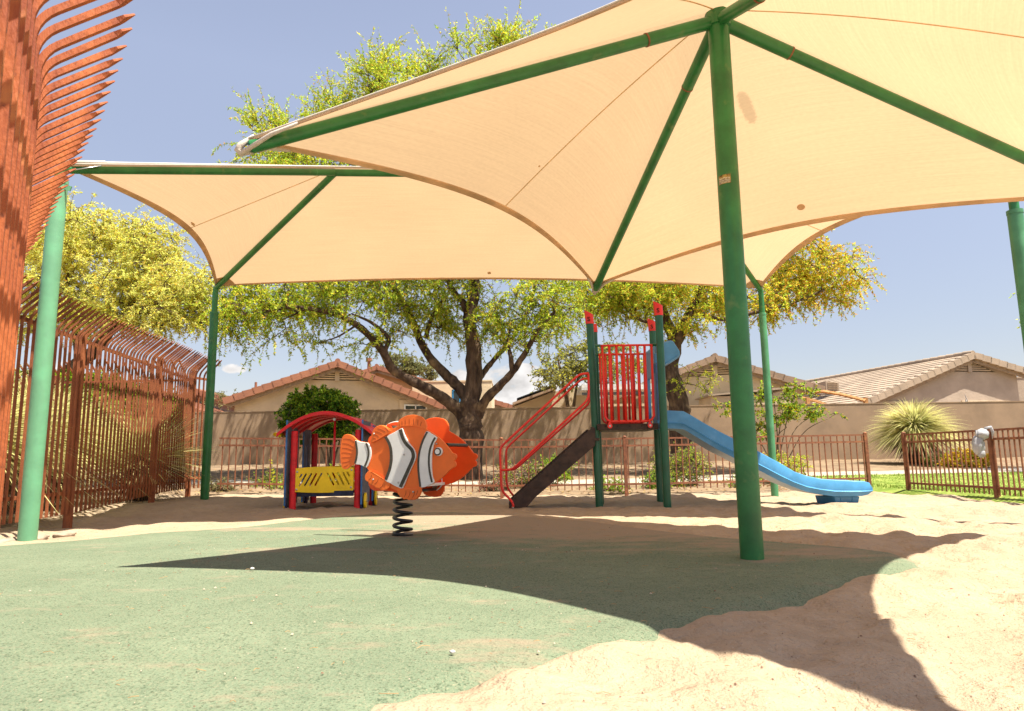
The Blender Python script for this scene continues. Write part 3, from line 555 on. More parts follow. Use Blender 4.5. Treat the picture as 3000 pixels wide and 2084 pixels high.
# ------------------------------------------------------------------ fences
def picket_path(base_z, rail_z, lean, over=.27, rise=.30):
    pts = [(0, base_z), (0, rail_z + .01)]
    for k in range(1, 6):
        a = k / 5 * R(48); pts.append((.17 * (1 - math.cos(a)), rail_z + .01 + .17 * math.sin(a)))
    x, z = pts[-1]; d = (math.sin(R(48)), math.cos(R(48))); L = .24
    pts.append((x + d[0] * L, z + d[1] * L)); return pts, d
def tall_fence(name, poly, label, posts, gap=.112, size=.0112, zb=.14, rz=2.10, side=1, pm=RUST):
    """rusted steel fence, pickets curving over towards the playground; poly = ground line"""
    pts = [Vector((x, y, 0)) for x, y in poly]; root = thing(name, (pts[0] + pts[-1]) / 2, label, 'fence', 'tall rusted picket fence sections')
    protos = {}; cnt = 0
    for si in range(len(pts) - 1):
        a, b = pts[si], pts[si + 1]; d = (b - a).normalized(); n = Vector((d.y, -d.x, 0)) * side; L = (b - a).length; K = max(1, int(round(L / gap)))
        for zr, hh in ((rz, .038), (.32, .038)):
            g = lambda p: gz(p.x, p.y)
            rb = MB(); rb.box((a + b) / 2 + Vector((0, 0, zr + (g(a) + g(b)) / 2)), (L, .038, hh), Matrix.Rotation(math.atan2(d.y, d.x), 3, 'Z')); rb.build('rail', pm, root)
        if si not in protos:
            path, dd = picket_path(zb, rz, 0); q = MB(); off = n * .032; P3 = [off + n * x + Vector((0, 0, z)) for x, z in path]
            sq = [(-1, -1), (1, -1), (1, 1), (-1, 1)]
            # square bar swept along the bent line, flattened spear tip
            rings = []
            for i, p in enumerate(P3):
                t = (P3[min(i + 1, len(P3) - 1)] - P3[max(i - 1, 0)]).normalized(); bn = t.cross(d).normalized()
                rings.append([p + d * sx * size + bn * sy * size for sx, sy in sq])
            t = (P3[-1] - P3[-2]).normalized(); bn = t.cross(d).normalized()
            rings.append([P3[-1] + t * .028 + d * sx * size * 1.75 + bn * sy * size * .5 for sx, sy in sq]); rings.append([P3[-1] + t * .075 + d * sx * size * .15 + bn * sy * size * .3 for sx, sy in sq])
            vs = [v for r in rings for v in r]; fs = [(3, 2, 1, 0), tuple(range(len(vs) - 4, len(vs)))]
            for i in range(len(rings) - 1):
                for j in range(4): fs.append((i * 4 + j, i * 4 + (j + 1) % 4, (i + 1) * 4 + (j + 1) % 4, (i + 1) * 4 + j))
            q.add(vs, fs); me = q.build('picket', pm, None).data; bpy.data.objects.remove(bpy.data.objects[[o.name for o in bpy.data.objects if o.data == me][0]]); protos[si] = me
        me = protos[si]
        for k in range(K):
            p = a.lerp(b, (k + .5) / K); o = bpy.data.objects.new('picket', me); sc.collection.objects.link(o); o.parent = root
            o.location = p + Vector((0, 0, gz(p.x, p.y))) - root.location; o.rotation_euler = (rng.normal(0, .0015), rng.normal(0, .0015), 0); cnt += 1
    for x, y in posts:
        g = gz(x, y); b_ = MB(); b_.box((x, y, g + 1.02), (.075, .075, 2.44), Matrix.Rotation(R(9), 3, 'Z')); po = b_.build('post', pm, root, bevel=.004)
    return root
tall_fence('tall_fence', [(-1.0, .95), (-1.41, 1.75), (-1.83, 2.42), (-2.38, 3.12), (-3.08, 3.94), (-3.84, 4.83), (-4.70, 5.75)], 'tall bright rusted steel fence looming at the left frame edge, nearest section', [(-3.55, 4.30)])
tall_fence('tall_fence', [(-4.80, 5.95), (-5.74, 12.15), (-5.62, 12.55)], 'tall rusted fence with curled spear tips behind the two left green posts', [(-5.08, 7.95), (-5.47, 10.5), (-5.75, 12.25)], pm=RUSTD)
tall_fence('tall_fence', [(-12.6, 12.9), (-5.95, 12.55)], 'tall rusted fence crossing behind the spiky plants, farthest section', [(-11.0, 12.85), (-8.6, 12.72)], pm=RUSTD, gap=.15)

PTOP = []
def low_fence(pts, posts, label, H=1.03, gap=.13, pm=RUSTB, zoff=0):
    pts = [Vector((x, y, 0)) for x, y in pts]; root = thing('low_fence', (pts[0] + pts[-1]) / 2, label, 'fence', 'low brown picket fence sections')
    for si in range(len(pts) - 1):
        a, b = pts[si], pts[si + 1]; d = (b - a).normalized(); L = (b - a).length; K = max(2, int(round(L / gap))); Mr = Matrix.Rotation(math.atan2(d.y, d.x), 3, 'Z')
        q = MB(); q.box((0, 0, (H + .06) / 2 + .02), (.017, .017, H - .10), Mr); me = q.build('picket', pm, None).data
        bpy.data.objects.remove([o for o in bpy.data.objects if o.data == me][0])
        nseg = max(1, int(L / 2))
        for i in range(nseg):
            p, q_ = a.lerp(b, i / nseg), a.lerp(b, (i + 1) / nseg); zp, zq = gz(p.x, p.y) + zoff, gz(q_.x, q_.y) + zoff
            for zr, w_, h_ in ((H, .03, .016), (H - .13, .034, .034), (.2, .034, .034)):
                rb = MB(); rb.tube([p + Vector((0, 0, zp + zr)), q_ + Vector((0, 0, zq + zr))], 1, prof=[(-h_ / 2, -w_ / 2), (h_ / 2, -w_ / 2), (h_ / 2, w_ / 2), (-h_ / 2, w_ / 2)]); rb.build('rail', pm, root)
        for k in range(K):
            p = a.lerp(b, (k + .5) / K); o = bpy.data.objects.new('picket', me); sc.collection.objects.link(o); o.parent = root; o.location = p + Vector((0, 0, gz(p.x, p.y) + zoff)) - root.location
            o.rotation_euler = (0, rng.normal(0, .004), 0)
    for x, y in posts:
        g = gz(x, y) + zoff; b_ = MB(); b_.box((x, y, g + H / 2 - .02), (.062, .062, H + .08)); po = b_.build('post', pm, root, bevel=.003)
        b_ = MB(); b_.tube([(x, y, g + H + .02), (x, y, g + H + .04), (x, y, g + H + .055)], [.036, .034, .012], 12); b_.build('post_cap', pm, po, True)
    return root
low_fence([(-5.45, 12.75), (-.05, 12.72), (2.05, 12.72), (6.83, 13.35)], [(-.22, 12.72), (2.06, 12.72), (4.4, 13.03), (6.83, 13.35)], 'low brown rusted fence running behind the playhouse and slide')
low_fence([(6.84, 12.05), (6.98, 10.06), (7.06, 8.0), (7.1, 6.2)], [(6.84, 12.05), (6.98, 10.06), (7.06, 8.0)], 'low brown fence at right with a white bag on its post', zoff=-.02, gap=.1)
# white plastic bag tied to the right fence
bp_ = Vector((7.36, 10.6, 0)); bw = MB()
def blobm(mb, c, rad, seed, nu=18, nv=12, amp=.22, sq=None):
    vs = []; fs = []
    for i in range(nv + 1):
        for j in range(nu):
            th = math.pi * i / nv; ph = 2 * math.pi * j / nu; d = Vector((math.sin(th) * math.cos(ph), math.sin(th) * math.sin(ph), math.cos(th)))
            k = 1 + amp * (float(vnoise(d.x * 2.3 + seed, d.y * 2.3 + d.z * 3.1)) * 2 + .5 * math.sin(5 * ph + 3 * th + seed)); vs.append(Vector(c) + Vector((d.x * rad[0], d.y * rad[1], d.z * rad[2])) * k)
    for i in range(nv):
        for j in range(nu): fs.append((i * nu + j, i * nu + (j + 1) % nu, (i + 1) * nu + (j + 1) % nu, (i + 1) * nu + j))
    mb.add(vs, fs)
c0 = at(2205, 975, 9.96); blobm(bw, c0, (.085, .07, .07), 2)
blobm(bw, at(2196, 1000, 9.98), (.085, .06, .14), 5, amp=.15); blobm(bw, at(2202, 1018, 9.98), (.05, .05, .06), 9, amp=.15)
bw.tube([at(2210, 962, 9.96), at(2223, 959, 9.96), at(2228, 970, 9.96), at(2227, 985, 9.96)], [.02, .024, .02, .004], 8); bw.tube([at(2192, 985, 9.96), at(2190, 966, 9.96), at(2196, 972, 9.96)], [.008, .012, .01], 8)
tag(bw.build('plastic_bag', mat('thin_white_plastic', (.75, .76, .80), .35, .05, 12, .3, 30, trans=.3), None, True), 'crumpled white plastic bag tied onto the right low fence', 'bag')
# stone edging by the near left post
EDG = mat('edging_stone', (.50, .40, .30), .95, .1, 8, .6, 40)
for k in range(5):
    p = Vector((-4.74 + .07 * k, 5.75 + .30 * k, gz(-4.6, 6) + .012)); b_ = MB(); blobm(b_, p, (.07, .14, .035), k * 3 + 1, amp=.12)
    tag(b_.build('edging_stone', EDG, None, True), ('nearest', 'second nearest', 'middle', 'second farthest', 'farthest')[k] + ' of five pale edging stones at the foot of the left fence', 'stone', 'edging stones in a row below the left fence')

# ------------------------------------------------------------------ boundary wall
WY = 22.0
wl = thing('boundary_wall', (2, WY, .48), 'long tan stucco boundary wall dappled with tree shade behind the low fence', 'wall')
pts = [(-34, 21.9), (4, 22.0), (11, 22.1), (20, 22.0), (44, 19)]
wb = MB(); cp = MB()
for i in range(len(pts) - 1):
    a, b2 = Vector((*pts[i], 0)), Vector((*pts[i + 1], 0)); d = (b2 - a).normalized(); n_ = Vector((d.y, -d.x, 0)); h1 = 2.27
    wb.add([a - n_ * .1, a + n_ * .1, b2 + n_ * .1, b2 - n_ * .1, a - n_ * .1 + Vector((0, 0, h1)), a + n_ * .1 + Vector((0, 0, h1)), b2 + n_ * .1 + Vector((0, 0, h1)), b2 - n_ * .1 + Vector((0, 0, h1))], [(0, 1, 2, 3), (4, 7, 6, 5), (0, 4, 5, 1), (1, 5, 6, 2), (2, 6, 7, 3), (3, 7, 4, 0)])
    cp.box((a + b2) / 2 + Vector((0, 0, h1 + .014)), ((b2 - a).length - .002, .224, .028), Matrix.Rotation(math.atan2(d.y, d.x), 3, 'Z'))
wb.build('wall_body', STUCCO_W, wl); cp.build('cap', STUCCO_W, wl)

# ------------------------------------------------------------------ houses beyond the wall
HOLEB = mat('vent_shadow', (.10, .075, .05), .9)
def gable_house(label, peak, dirv, tl, tr, pitchL, pitchR, depth, base, wallm, tilem, over=.32, name='house', wall_inset=.35, tile=.36, vent=True, truncR=None):
    """peak = front gable peak, dirv = unit vector along the front (to the right), ridge runs back"""
    u = Vector((*dirv, 0)).normalized(); n = Vector((-u.y, u.x, 0))     # n points away
    pk = Vector(peak); root = thing(name, Vector((pk.x, pk.y, base)), label, 'house', 'tile roofed houses beyond the boundary wall')
    el = pk - u * tl - Vector((0, 0, pitchL * tl)); er = pk + u * tr - Vector((0, 0, pitchR * tr)); Z = Vector((0, 0, 1)); f = n * over
    th = .10
    # wall: gable polygon
    def under(t): return pk.z - th - .02 - (pitchL * -t if t < 0 else pitchR * t)
    L_, R_ = -(tl - wall_inset), (tr - wall_inset)
    P = [pk + f + u * L_, pk + f + u * R_]; zs = [under(L_), under(R_)]
    poly = [Vector((P[0].x, P[0].y, base)), Vector((P[1].x, P[1].y, base)), Vector((P[1].x, P[1].y, zs[1])), Vector(((pk + f).x, (pk + f).y, under(0))), Vector((P[0].x, P[0].y, zs[0]))]
    mb = MB(); mb.prism(poly, n * (depth - over - .4)); mb.build('wall', wallm, root)
    # roof: two slabs with tile courses
    for sgn, e, pit, tt in ((-1, el, pitchL, tl), (1, er, pitchR, tr)):
        rm = MB(); dn = (e - pk).normalized(); nn = dn.cross(n).normalized(); nn = nn if nn.z > 0 else -nn; SL = (e - pk).length; K = max(2, int(SL / .36)); st = SL / K
        rm.prism([pk - nn * th, e - nn * th, e, pk], n * depth)
        for i in range(K):                                     # overlapping courses
            a = pk + dn * (st * i); b2 = pk + dn * (st * (i + 1) + .03)
            rm.add([a + nn * .012 + f * 0 - n * .0, b2 + nn * .04, b2 + nn * .04 + n * depth, a + nn * .012 + n * depth, b2 + nn * .012, b2 + nn * .012 + n * depth], [(0, 1, 2, 3), (1, 4, 5, 2)])
        rm.build('roof', tilem, root)
        bm_ = MB()                                             # rake tiles with sawtooth steps
        for i in range(K):
            a = pk + dn * (st * i); b2 = pk + dn * (st * (i + 1) + .05); lift0, lift1 = nn * .05, nn * .085
            bm_.prism([a + lift0, b2 + lift1, b2 + lift1 - nn * .26, a + lift0 - nn * .25], n * .26 if i % 2 else n * .255)
        for v in range(len(bm_.v)): bm_.v[v] = tuple(Vector(bm_.v[v]) - n * .05)
        bm_.build('rake_tiles', tilem, root)
        fb_ = MB(); fb_.prism([pk - nn * .16 + n * .06, e - nn * .16 + n * .06, e - nn * .34 + n * .06, pk - nn * .34 + n * .06], n * .05); fb_.build('barge_board', TRIM, root)
    rc = MB()
    for i in range(int(depth / .42)):
        a = pk + Z * .03 + n * (i * .42 + .02); rc.tube([a, a + n * .45 + Z * .012], [.11, .125], 10)
    rc.build('ridge_tiles', tilem, root, True, auto=40)
    if vent:
        ph_ = max(pitchL, pitchR); z1_ = under(0) - .10; z0_ = z1_ - .50; hw = .50 / ph_; c0_ = pk + f
        V_ = lambda t, z, o=0: Vector((c0_.x, c0_.y, z)) + u * t - n * o
        vb = MB(); vb.prism([V_(-hw, z0_), V_(hw, z0_), V_(0, z1_)], -n * .006); vo = vb.build('gable_vent', HOLEB, root)
        for k in range(5):
            z = z0_ + .05 + k * .085; t1 = (z1_ - z) / ph_ - .12
            if t1 > .1:
                vm = MB(); vm.prism([V_(-t1, z, .008), V_(t1, z, .008), V_(t1, z + .045, .03), V_(-t1, z + .045, .03)], -n * .012); vm.build('louvre', STUCCO_H if wallm != STUCCO_G else STUCCO_G, vo)
        vm = MB(); vm.prism([V_(-.09, z0_ - .02, .045), V_(.09, z0_ - .02, .045), V_(.09, z1_, .045), V_(-.09, z1_, .045)], -n * .03); vm.build('vent_mullion', wallm, vo)
    return root, u, n, pk + f
def win(root, xl, xr, yt, pf, u, n, mt=None, sur=.22, h_=.9):
    mt = mt or WHITEP; a = math.atan2(u.y, u.x); Mr = Matrix.Rotation(a, 3, 'Z'); A_, B_ = onp(xl, yt, pf, n), onp(xr, yt, pf, n); w_ = (B_ - A_).length; c = (A_ + B_) / 2 - Vector((0, 0, h_ / 2))
    b_ = MB(); b_.box(c - n * .02, (w_ + 2 * sur, .06, h_ + 2 * sur), Mr); b_.build('surround', STUCCO_H, root); b_ = MB()
    for dx_, dz_, sx_, sz_ in ((0, h_ / 2, w_, .05), (0, -h_ / 2, w_, .05), (-w_ / 2, 0, .05, h_ + .05), (w_ / 2, 0, .05, h_ + .05), (0, 0, .04, h_)): b_.box(c - n * .07 + u * dx_ + Vector((0, 0, dz_)), (sx_, .05, sz_), Mr)
    wf = b_.build('window', mt, root); b_ = MB(); b_.box(c - n * .058, (w_ - .05, .012, h_ - .05), Mr); b_.build('pane', GLASS, wf)
b15 = R(16)
h1, u, n, pf = gable_house('cream house with terracotta tile gable behind the round bush', at(758, 812, 27), (math.cos(b15), math.sin(b15)), 4.15, 5.0, .375, .40, 9, .45, STUCCO_H, TERRA)
win(h1, 908, 956, 910, pf, u, n)
b_ = MB(); b_.box(at(772, 917, 26.9), (.3, .06, .3)); b_.build('wall_box', STUCCO_L, h1)
vp = at(574, 868, 27.5); b_ = MB(); b_.tube([vp - Vector((0, 0, .5)), vp + Vector((0, 0, .18))], .05, 12); b_.build('vent_pipe', TERRA, h1, True, auto=40)
# terracotta wing behind with round vent pipe, flat parapet block
h1b, *_ = gable_house('small terracotta roofed house behind the cream house, beside its tall vent pipe', at(845, 822, 38), (math.cos(.1), math.sin(.1)), 1.3, 9.5, .4, .30, 5, .45, mat('orange_stucco', (.62, .36, .16), .9, .05, 2), TERRA, vent=False)
vp = at(828, 812, 38.2); b_ = MB(); b_.tube([vp - Vector((0, 0, .7)), vp + Vector((0, 0, .0)), vp + Vector((0, 0, .02)), vp + Vector((0, 0, .2))], [.09, .09, .17, .17], 12); b_.build('vent_pipe', TERRA, h1b, True, auto=40)
pr = at(1022, 870, 30); rt = thing('flat_roof_block', (pr.x, 30, .45), 'cream stucco flat roofed block behind the big tree and hoop', 'house', 'tile roofed houses beyond the boundary wall')
x0, x1 = at(925, 900, 30).x, at(1103, 900, 30).x; zt = at(1020, 857, 30).z
b_ = MB(); b_.box(((x0 + x1) / 2, 32.5, (zt + .45) / 2), (x1 - x0, 5, zt - .45)); b_.build('wall', STUCCO_L, rt); b_ = MB(); b_.box(((x0 + x1) / 2, 32.5, zt + .03), (x1 - x0 + .05, 5.05, .06)); b_.build('parapet_cap', STUCCO_L, rt)
# small red roof at far left
hl, *_ = gable_house('low red tiled roof corner beside the far left green post', at(440, 878, 36), (1, .05), 9, 3.2, .3, .28, 6, .45, STUCCO_G, TERRA, vent=False)
vp = at(528, 905, 27); 
# left houses seen through the tall fence
hm, *_ = gable_house('terracotta roofed house glimpsed through the tall left fence', at(262, 862, 30), (1, .05), 6, 5.2, .34, .34, 8, .45, STUCCO_H, TERRA, vent=False)
b8 = R(-8)
h3, u, n, pf = gable_house('tan gabled house with pale pink tiles right of the slide tree', at(1605, 800, 27), (math.cos(b8), math.sin(b8)), 4.6, 4.0, .36, .345, 11, .45, STUCCO_L, TILEP)
win(h3, 1592, 1625, 913, pf, u, n)
al = math.atan2(2.3, 10.4)
h4, u, n, pf = gable_house('taupe house with broad beige tiled roof at far right', at(2185, 794, 28), (math.cos(al), math.sin(al)), 6.2, 2.75, .372, .25, 12, .45, STUCCO_G, TILEB)
win(h4, 2162, 2262, 905, pf, u, n, sur=.1); win(h4, 1972, 2030, 908, pf, u, n, sur=.12)
px0 = at(2288, 860, 29.5); rt = thing('parapet_house_block', (px0.x + 4, 31, .45), 'taupe flat roofed block at the extreme right beyond the gabled house', 'house', 'tile roofed houses beyond the boundary wall')
zt = at(2290, 848, 29.5).z; b_ = MB(); b_.box((px0.x + 4.1, 32.6, (zt + .45) / 2), (8.6, 6, zt - .45)); b_.build('wall', STUCCO_G, rt); b_ = MB(); b_.box((px0.x + 4.1, 32.6, zt + .03), (8.65, 6.05, .06)); b_.build('parapet_cap', STUCCO_G, rt)
# roof dormer vent on the beige roof
dv_ = at(1868, 862, 31); b_ = MB(); b_.prism([dv_ + Vector((-.3, 0, -.3)), dv_ + Vector((.3, 0, -.3)), dv_ + Vector((.3, 0, .05)), dv_ + Vector((-.3, 0, .14))], (0, .8, 0)); dm_ = b_.build('roof_vent', TILEB, h4)
b_ = MB(); [b_.box(dv_ + Vector((0, -.01, -.2 + .08 * k)), (.46, .02, .03)) for k in range(4)]; b_.build('louvre', TRIM, dm_)
# satellite dish on the right house wall line
sd_c = at(2168, 897, 24.5); sdh = thing('satellite_dish', (sd_c.x, 24.5, 2.1), 'small grey satellite dish seen over the wall in front of the right house', 'satellite dish')
b_ = MB(); rr = []; nu = 20
for i in range(6):
    r_ = .2 * i / 5; [rr.append(sd_c + Matrix.Rotation(R(-35), 3, 'Z') @ Matrix.Rotation(R(75), 3, 'Y') @ Vector((r_ * math.cos(2 * math.pi * j / nu), r_ * math.sin(2 * math.pi * j / nu), .9 * r_ * r_))) for j in range(nu)]
b_.add(rr, [(i * nu + j, i * nu + (j + 1) % nu, (i + 1) * nu + (j + 1) % nu, (i + 1) * nu + j) for i in range(5) for j in range(nu)]); b_.build('dish', mat('dish_grey', (.55, .55, .55), .5), sdh, True)
b_ = MB(); b_.tube([sd_c, sd_c + Vector((0, .1, -.7))], .025, 8); b_.build('mast', STEEL, sdh, True)
# pergola with curved orange rafter, between the two right houses
pg = thing('pergola', (at(1880, 900, 25).x, 25, .45), 'wooden pergola with curved orange beams over the wall by the right house', 'pergola')
WOOD = mat('orange_wood', (.50, .25, .09), .8, .15, 6, stretch=(1, 4, 1))
for q in ([(1828, 880), (1850, 879), (1885, 885), (1918, 893), (1942, 900)], [(1800, 893), (1830, 900), (1855, 909)]):
    b_ = MB(); b_.tube([at(x, y, 25 - .3 * i) for i, (x, y) in enumerate(q)], .06, 4); b_.build('rafter', WOOD, pg)
for x in (1812, 1942): p = at(x, 893, 24); b_ = MB(); b_.box((p.x, p.y, (p.z + .45) / 2), (.12, .12, p.z - .45)); b_.build('post', WOOD, pg)
for k in range(3): b_ = MB(); b_.tube([at(1790, 887 + 4 * k, 25), at(1840 + 15 * k, 879 + 4 * k, 25)], .025, 4); b_.build('batten', mat('dark_batten', (.10, .08, .07), .8) if k == 0 else bpy.data.materials['dark_batten'], pg)
# white box/cooler shape behind the wall near the second right post (small stucco shed) 
p = at(1655, 896, 25); sh_ = thing('small_shed', (p.x, 25, .45), 'small shed with a white top edge peeking over the wall behind the leafy shrub', 'shed')
x0, x1 = at(1595, 900, 25).x, at(1775, 900, 25).x; z1 = at(1650, 889, 25).z; b_ = MB(); b_.box(((x0 + x1) / 2, 25.8, (z1 + .45) / 2), (x1 - x0, 1.6, z1 - .45)); b_.build('wall', STUCCO_H, sh_)
b_ = MB(); b_.prism([Vector((x0 - .1, 24.9, z1)), Vector((x1 + .1, 24.9, z1 + .25)), Vector((x1 + .1, 24.9, z1 + .32)), Vector((x0 - .1, 24.9, z1 + .06))], (0, 1.9, 0)); b_.build('roof', TILEB, sh_)
# patio house in the middle (behind the slide): low stucco block, dark solar sheet, metal cover
p = at(1220, 900, 27); ph = thing('patio_house', (p.x, 27, .45), 'low stucco house with dark solar panel glimpsed between tree and slide stairs', 'house', 'tile roofed houses beyond the boundary wall')
b_ = MB(); L = [at(1155, 912, 27), at(1245, 878, 27), at(1300, 878, 27), at(1300, 930, 27), at(1155, 930, 27)]; b_.prism(L, (0, 4, 0)); b_.build('wall', STUCCO_H, ph)
b_ = MB(); a, c_ = at(1150, 909, 26.6), at(1205, 888, 26.6); c2_ = at(1250, 872, 26.6); b_.prism([a, c2_, c2_ + Vector((0, 0, .09)), a + Vector((0, 0, .09))], (0, 4.6, 0)); b_.build('roof', TILEP, ph)
b_ = MB(); b_.prism([a.lerp(c2_, .1) + Vector((0, 0, .16)), c2_ + Vector((0, 0, .16)), c2_ + Vector((0, 0, .2)), a.lerp(c2_, .1) + Vector((0, 0, .2))], (0, 3, 0)); b_.build('solar_panel', mat('solar_dark', (.02, .025, .035), .3), ph)
b_ = MB(); p = at(1289, 890, 26.5); b_.box((p.x + .25, 27, 2.2), (.9, 1, 2.4)); b_.build('chimney', STUCCO_L, ph)
pv = thing('patio_cover', (at(1410, 890, 24.5).x, 24.5, .45), 'white metal patio cover on slim dark posts seen through the slide barrier', 'patio cover')
x0, x1 = at(1305, 880, 24.5).x, at(1500, 880, 24.5).x; z1 = at(1400, 875, 24.5).z
b_ = MB(); b_.box(((x0 + x1) / 2, 25.8, z1 + .1), (x1 - x0, 2.8, .2)); b_.build('roof', mat('white_metal', (.7, .7, .7), .4), pv); b_ = MB(); b_.box(((x0 + x1) / 2, 24.38, z1 - .14), (x1 - x0, .04, .1)); b_.build('gutter', mat('dark_metal', (.05, .05, .05), .5), pv)
for x in (1320, 1362, 1430, 1480): p = at(x, 880, 24.4); b_ = MB(); b_.box((p.x, 24.5, (z1 + .45) / 2), (.09, .09, z1 - .5)); b_.build('post', TRIM, pv)
pbk = MB(); pbk.box(((x0 + x1) / 2, 27.5, 1.6), (x1 - x0 + 1, .3, 2.4)); pbk.build('back_wall', STUCCO_H, pv)
# basketball hoop
p = at(1041, 892, 24); bh = thing('basketball_hoop', (p.x, 24, .45), 'basketball hoop with blue edged backboard behind the central tree trunk', 'basketball hoop')
bz_, bx_ = p.z, p.x; b_ = MB(); b_.box((bx_, 24, bz_), (.86, .04, .56)); bb = b_.build('backboard', mat('dark_backboard', (.035, .045, .055), .4), bh, bevel=.01)
BLT = mat('bright_blue_trim', (.06, .30, .62), .5)
b_ = MB()
for dx_, dz_, sx_, sz_ in ((0, .25, .80, .035), (0, -.25, .80, .035), (-.385, 0, .035, .53), (.385, 0, .035, .53), (0, .04, .30, .03), (0, -.18, .30, .03), (-.14, -.07, .03, .25), (.14, -.07, .03, .25)): b_.box((bx_ + dx_, 23.972, bz_ + dz_), (sx_, .012, sz_))
b_.build('target_lines', BLT, bb)
b_ = MB(); rz_ = bz_ - .27; b_.tube([(bx_ + .22 * math.cos(a), 23.72 + .22 * math.sin(a), rz_) for a in np.linspace(0, 2 * math.pi, 25)], .012, 6, False); b_.build('rim', mat('rim_red', (.7, .12, .05), .4), bh, True)
b_ = MB()
for k in range(12):
    for s_ in (-1, 1): b_.tube([(bx_ + (.22 - .07 * t_) * math.cos(k * math.pi / 6 + s_ * t_ * 1.0), 23.72 + (.22 - .07 * t_) * math.sin(k * math.pi / 6 + s_ * t_ * 1.0), rz_ - .3 * t_) for t_ in (0, .35, .7, 1)], .008, 3, False)
b_.build('net', mat('net_white', (.8, .8, .78), .8), bh)
b_ = MB(); b_.tube([(bx_, 24.9, .45), (bx_, 24.9, bz_ - .3), (bx_, 24.05, bz_)], .05, 8); b_.build('pole', BLACK, bh, True)
KD = 2298 / 3000
# ------------------------------------------------------------------ clownfish spring rider
C0 = Vector((-1.04, 6.52, 0)); fr = thing('spring_rider', C0, 'orange and white clownfish spring rider on a black coil spring', 'spring rider')
ang = R(-21); fu = Vector((math.cos(ang), math.sin(ang), 0)); fn = Vector((-math.sin(ang), math.cos(ang), 0)); SPC = .43
P0 = C0 - fn * (SPC / 2)
def fp(x, y, base=None): return onp((980 + x / 3.8) * KD, (1180 + y / 3.8) * KD, base if base is not None else P0, fn)
def smooth_closed(pts, k=4):
    out = []; n = len(pts)
    for i in range(n):
        p0, p1, p2, p3 = (np.array(pts[(i + j - 1) % n], float) for j in range(4))
        for t in range(k):
            t /= k; out.append(tuple(.5 * ((2 * p1) + (-p0 + p2) * t + (2 * p0 - 5 * p1 + 4 * p2 - p3) * t * t + (-p0 + 3 * p1 - 3 * p2 + p3) * t ** 3)))
    return out
def smooth_open(pts, k=6):
    out = []; n = len(pts); P = [np.array(p, float) for p in pts]
    for i in range(n - 1):
        p0, p1, p2, p3 = P[max(i - 1, 0)], P[i], P[i + 1], P[min(i + 2, n - 1)]
        for t in range(k):
            t /= k; out.append(tuple(.5 * ((2 * p1) + (-p0 + p2) * t + (2 * p0 - 5 * p1 + 4 * p2 - p3) * t * t + (-p0 + 3 * p1 - 3 * p2 + p3) * t ** 3)))
    out.append(tuple(P[-1])); return out
BODY = [(120, 362), (150, 352), (195, 362), (235, 390), (262, 415), (300, 432), (345, 440), (385, 446), (416, 448), (420, 415), (428, 370), (442, 325), (470, 282), (505, 258), (545, 252), (575, 262), (605, 282), (640, 292), (680, 284), (706, 262), (716, 225), (735, 195), (765, 170), (800, 152), (845, 143), (890, 139), (940, 146), (980, 160), (1008, 185), (1028, 225), (1037, 265), (1038, 298),
        (1095, 332), (1160, 378), (1220, 432), (1275, 495), (1322, 558), (1345, 566), (1366, 585), (1367, 612), (1352, 636), (1342, 648), (1358, 664), (1362, 690), (1350, 715), (1320, 728), (1285, 758), (1230, 815), (1160, 872), (1080, 915), (985, 946), (978, 985), (960, 1030), (935, 1065), (905, 1080), (860, 1083), (815, 1075), (770, 1062), (738, 1042), (724, 1008), (722, 988),
        (660, 960), (600, 930), (540, 890), (480, 850), (425, 800), (395, 760), (370, 724), (335, 706), (300, 690), (265, 682), (230, 688), (195, 708), (160, 733), (128, 742), (98, 728), (85, 690), (80, 640), (76, 590), (74, 540), (80, 480), (88, 425), (100, 385)]
def flat(name, pts, off, th, m, parent, bevel=.004, smoothk=3, base=P0):
    q = smooth_closed(pts, smoothk) if smoothk else pts; b_ = MB(); b_.prism([fp(x, y) + fn * off for x, y in q], fn * th); o = b_.build(name, m, parent, bevel=bevel); return o
TH = .019
side1 = flat('side_panel', BODY, -TH, TH, ORANGE, fr, .004, 3); side1['label'] = 'near orange clownfish side panel with white bands'
side2 = flat('side_panel', BODY, SPC, TH, ORANGR, fr, .004, 3); side2['label'] = 'far plain red orange side panel'
# raised fins on the near panel
FINS = dict(dorsal_fin=[(716, 265), (722, 225), (742, 192), (775, 168), (810, 150), (850, 141), (892, 137), (942, 144), (982, 158), (1010, 184), (1030, 225), (1038, 268), (1035, 303), (990, 285), (930, 268), (870, 262), (800, 262), (750, 272), (715, 290)],
            tail_side_fin=[(420, 448), (424, 400), (432, 350), (450, 305), (480, 272), (520, 254), (555, 256), (590, 275), (620, 300), (650, 312), (630, 340), (580, 372), (520, 408), (470, 436)],
            pectoral_fin=[(356, 840), (362, 802), (385, 772), (418, 758), (455, 778), (510, 812), (570, 848), (625, 884), (640, 905), (632, 938), (605, 962), (570, 974), (535, 970), (515, 955), (480, 948), (455, 925), (420, 912), (395, 885), (368, 868)],
            pelvic_fin=[(722, 950), (780, 952), (860, 955), (940, 950), (985, 946), (978, 985), (960, 1030), (935, 1065), (905, 1082), (875, 1076), (850, 1084), (818, 1070), (790, 1076), (768, 1058), (745, 1052), (740, 1030), (722, 1015)])
for k_, v_p in FINS.items():
    fo_ = flat(k_.replace('tail_side_fin', 'fin'), v_p, -TH - .011, .0105, ORANGE, side1, .004, 3)
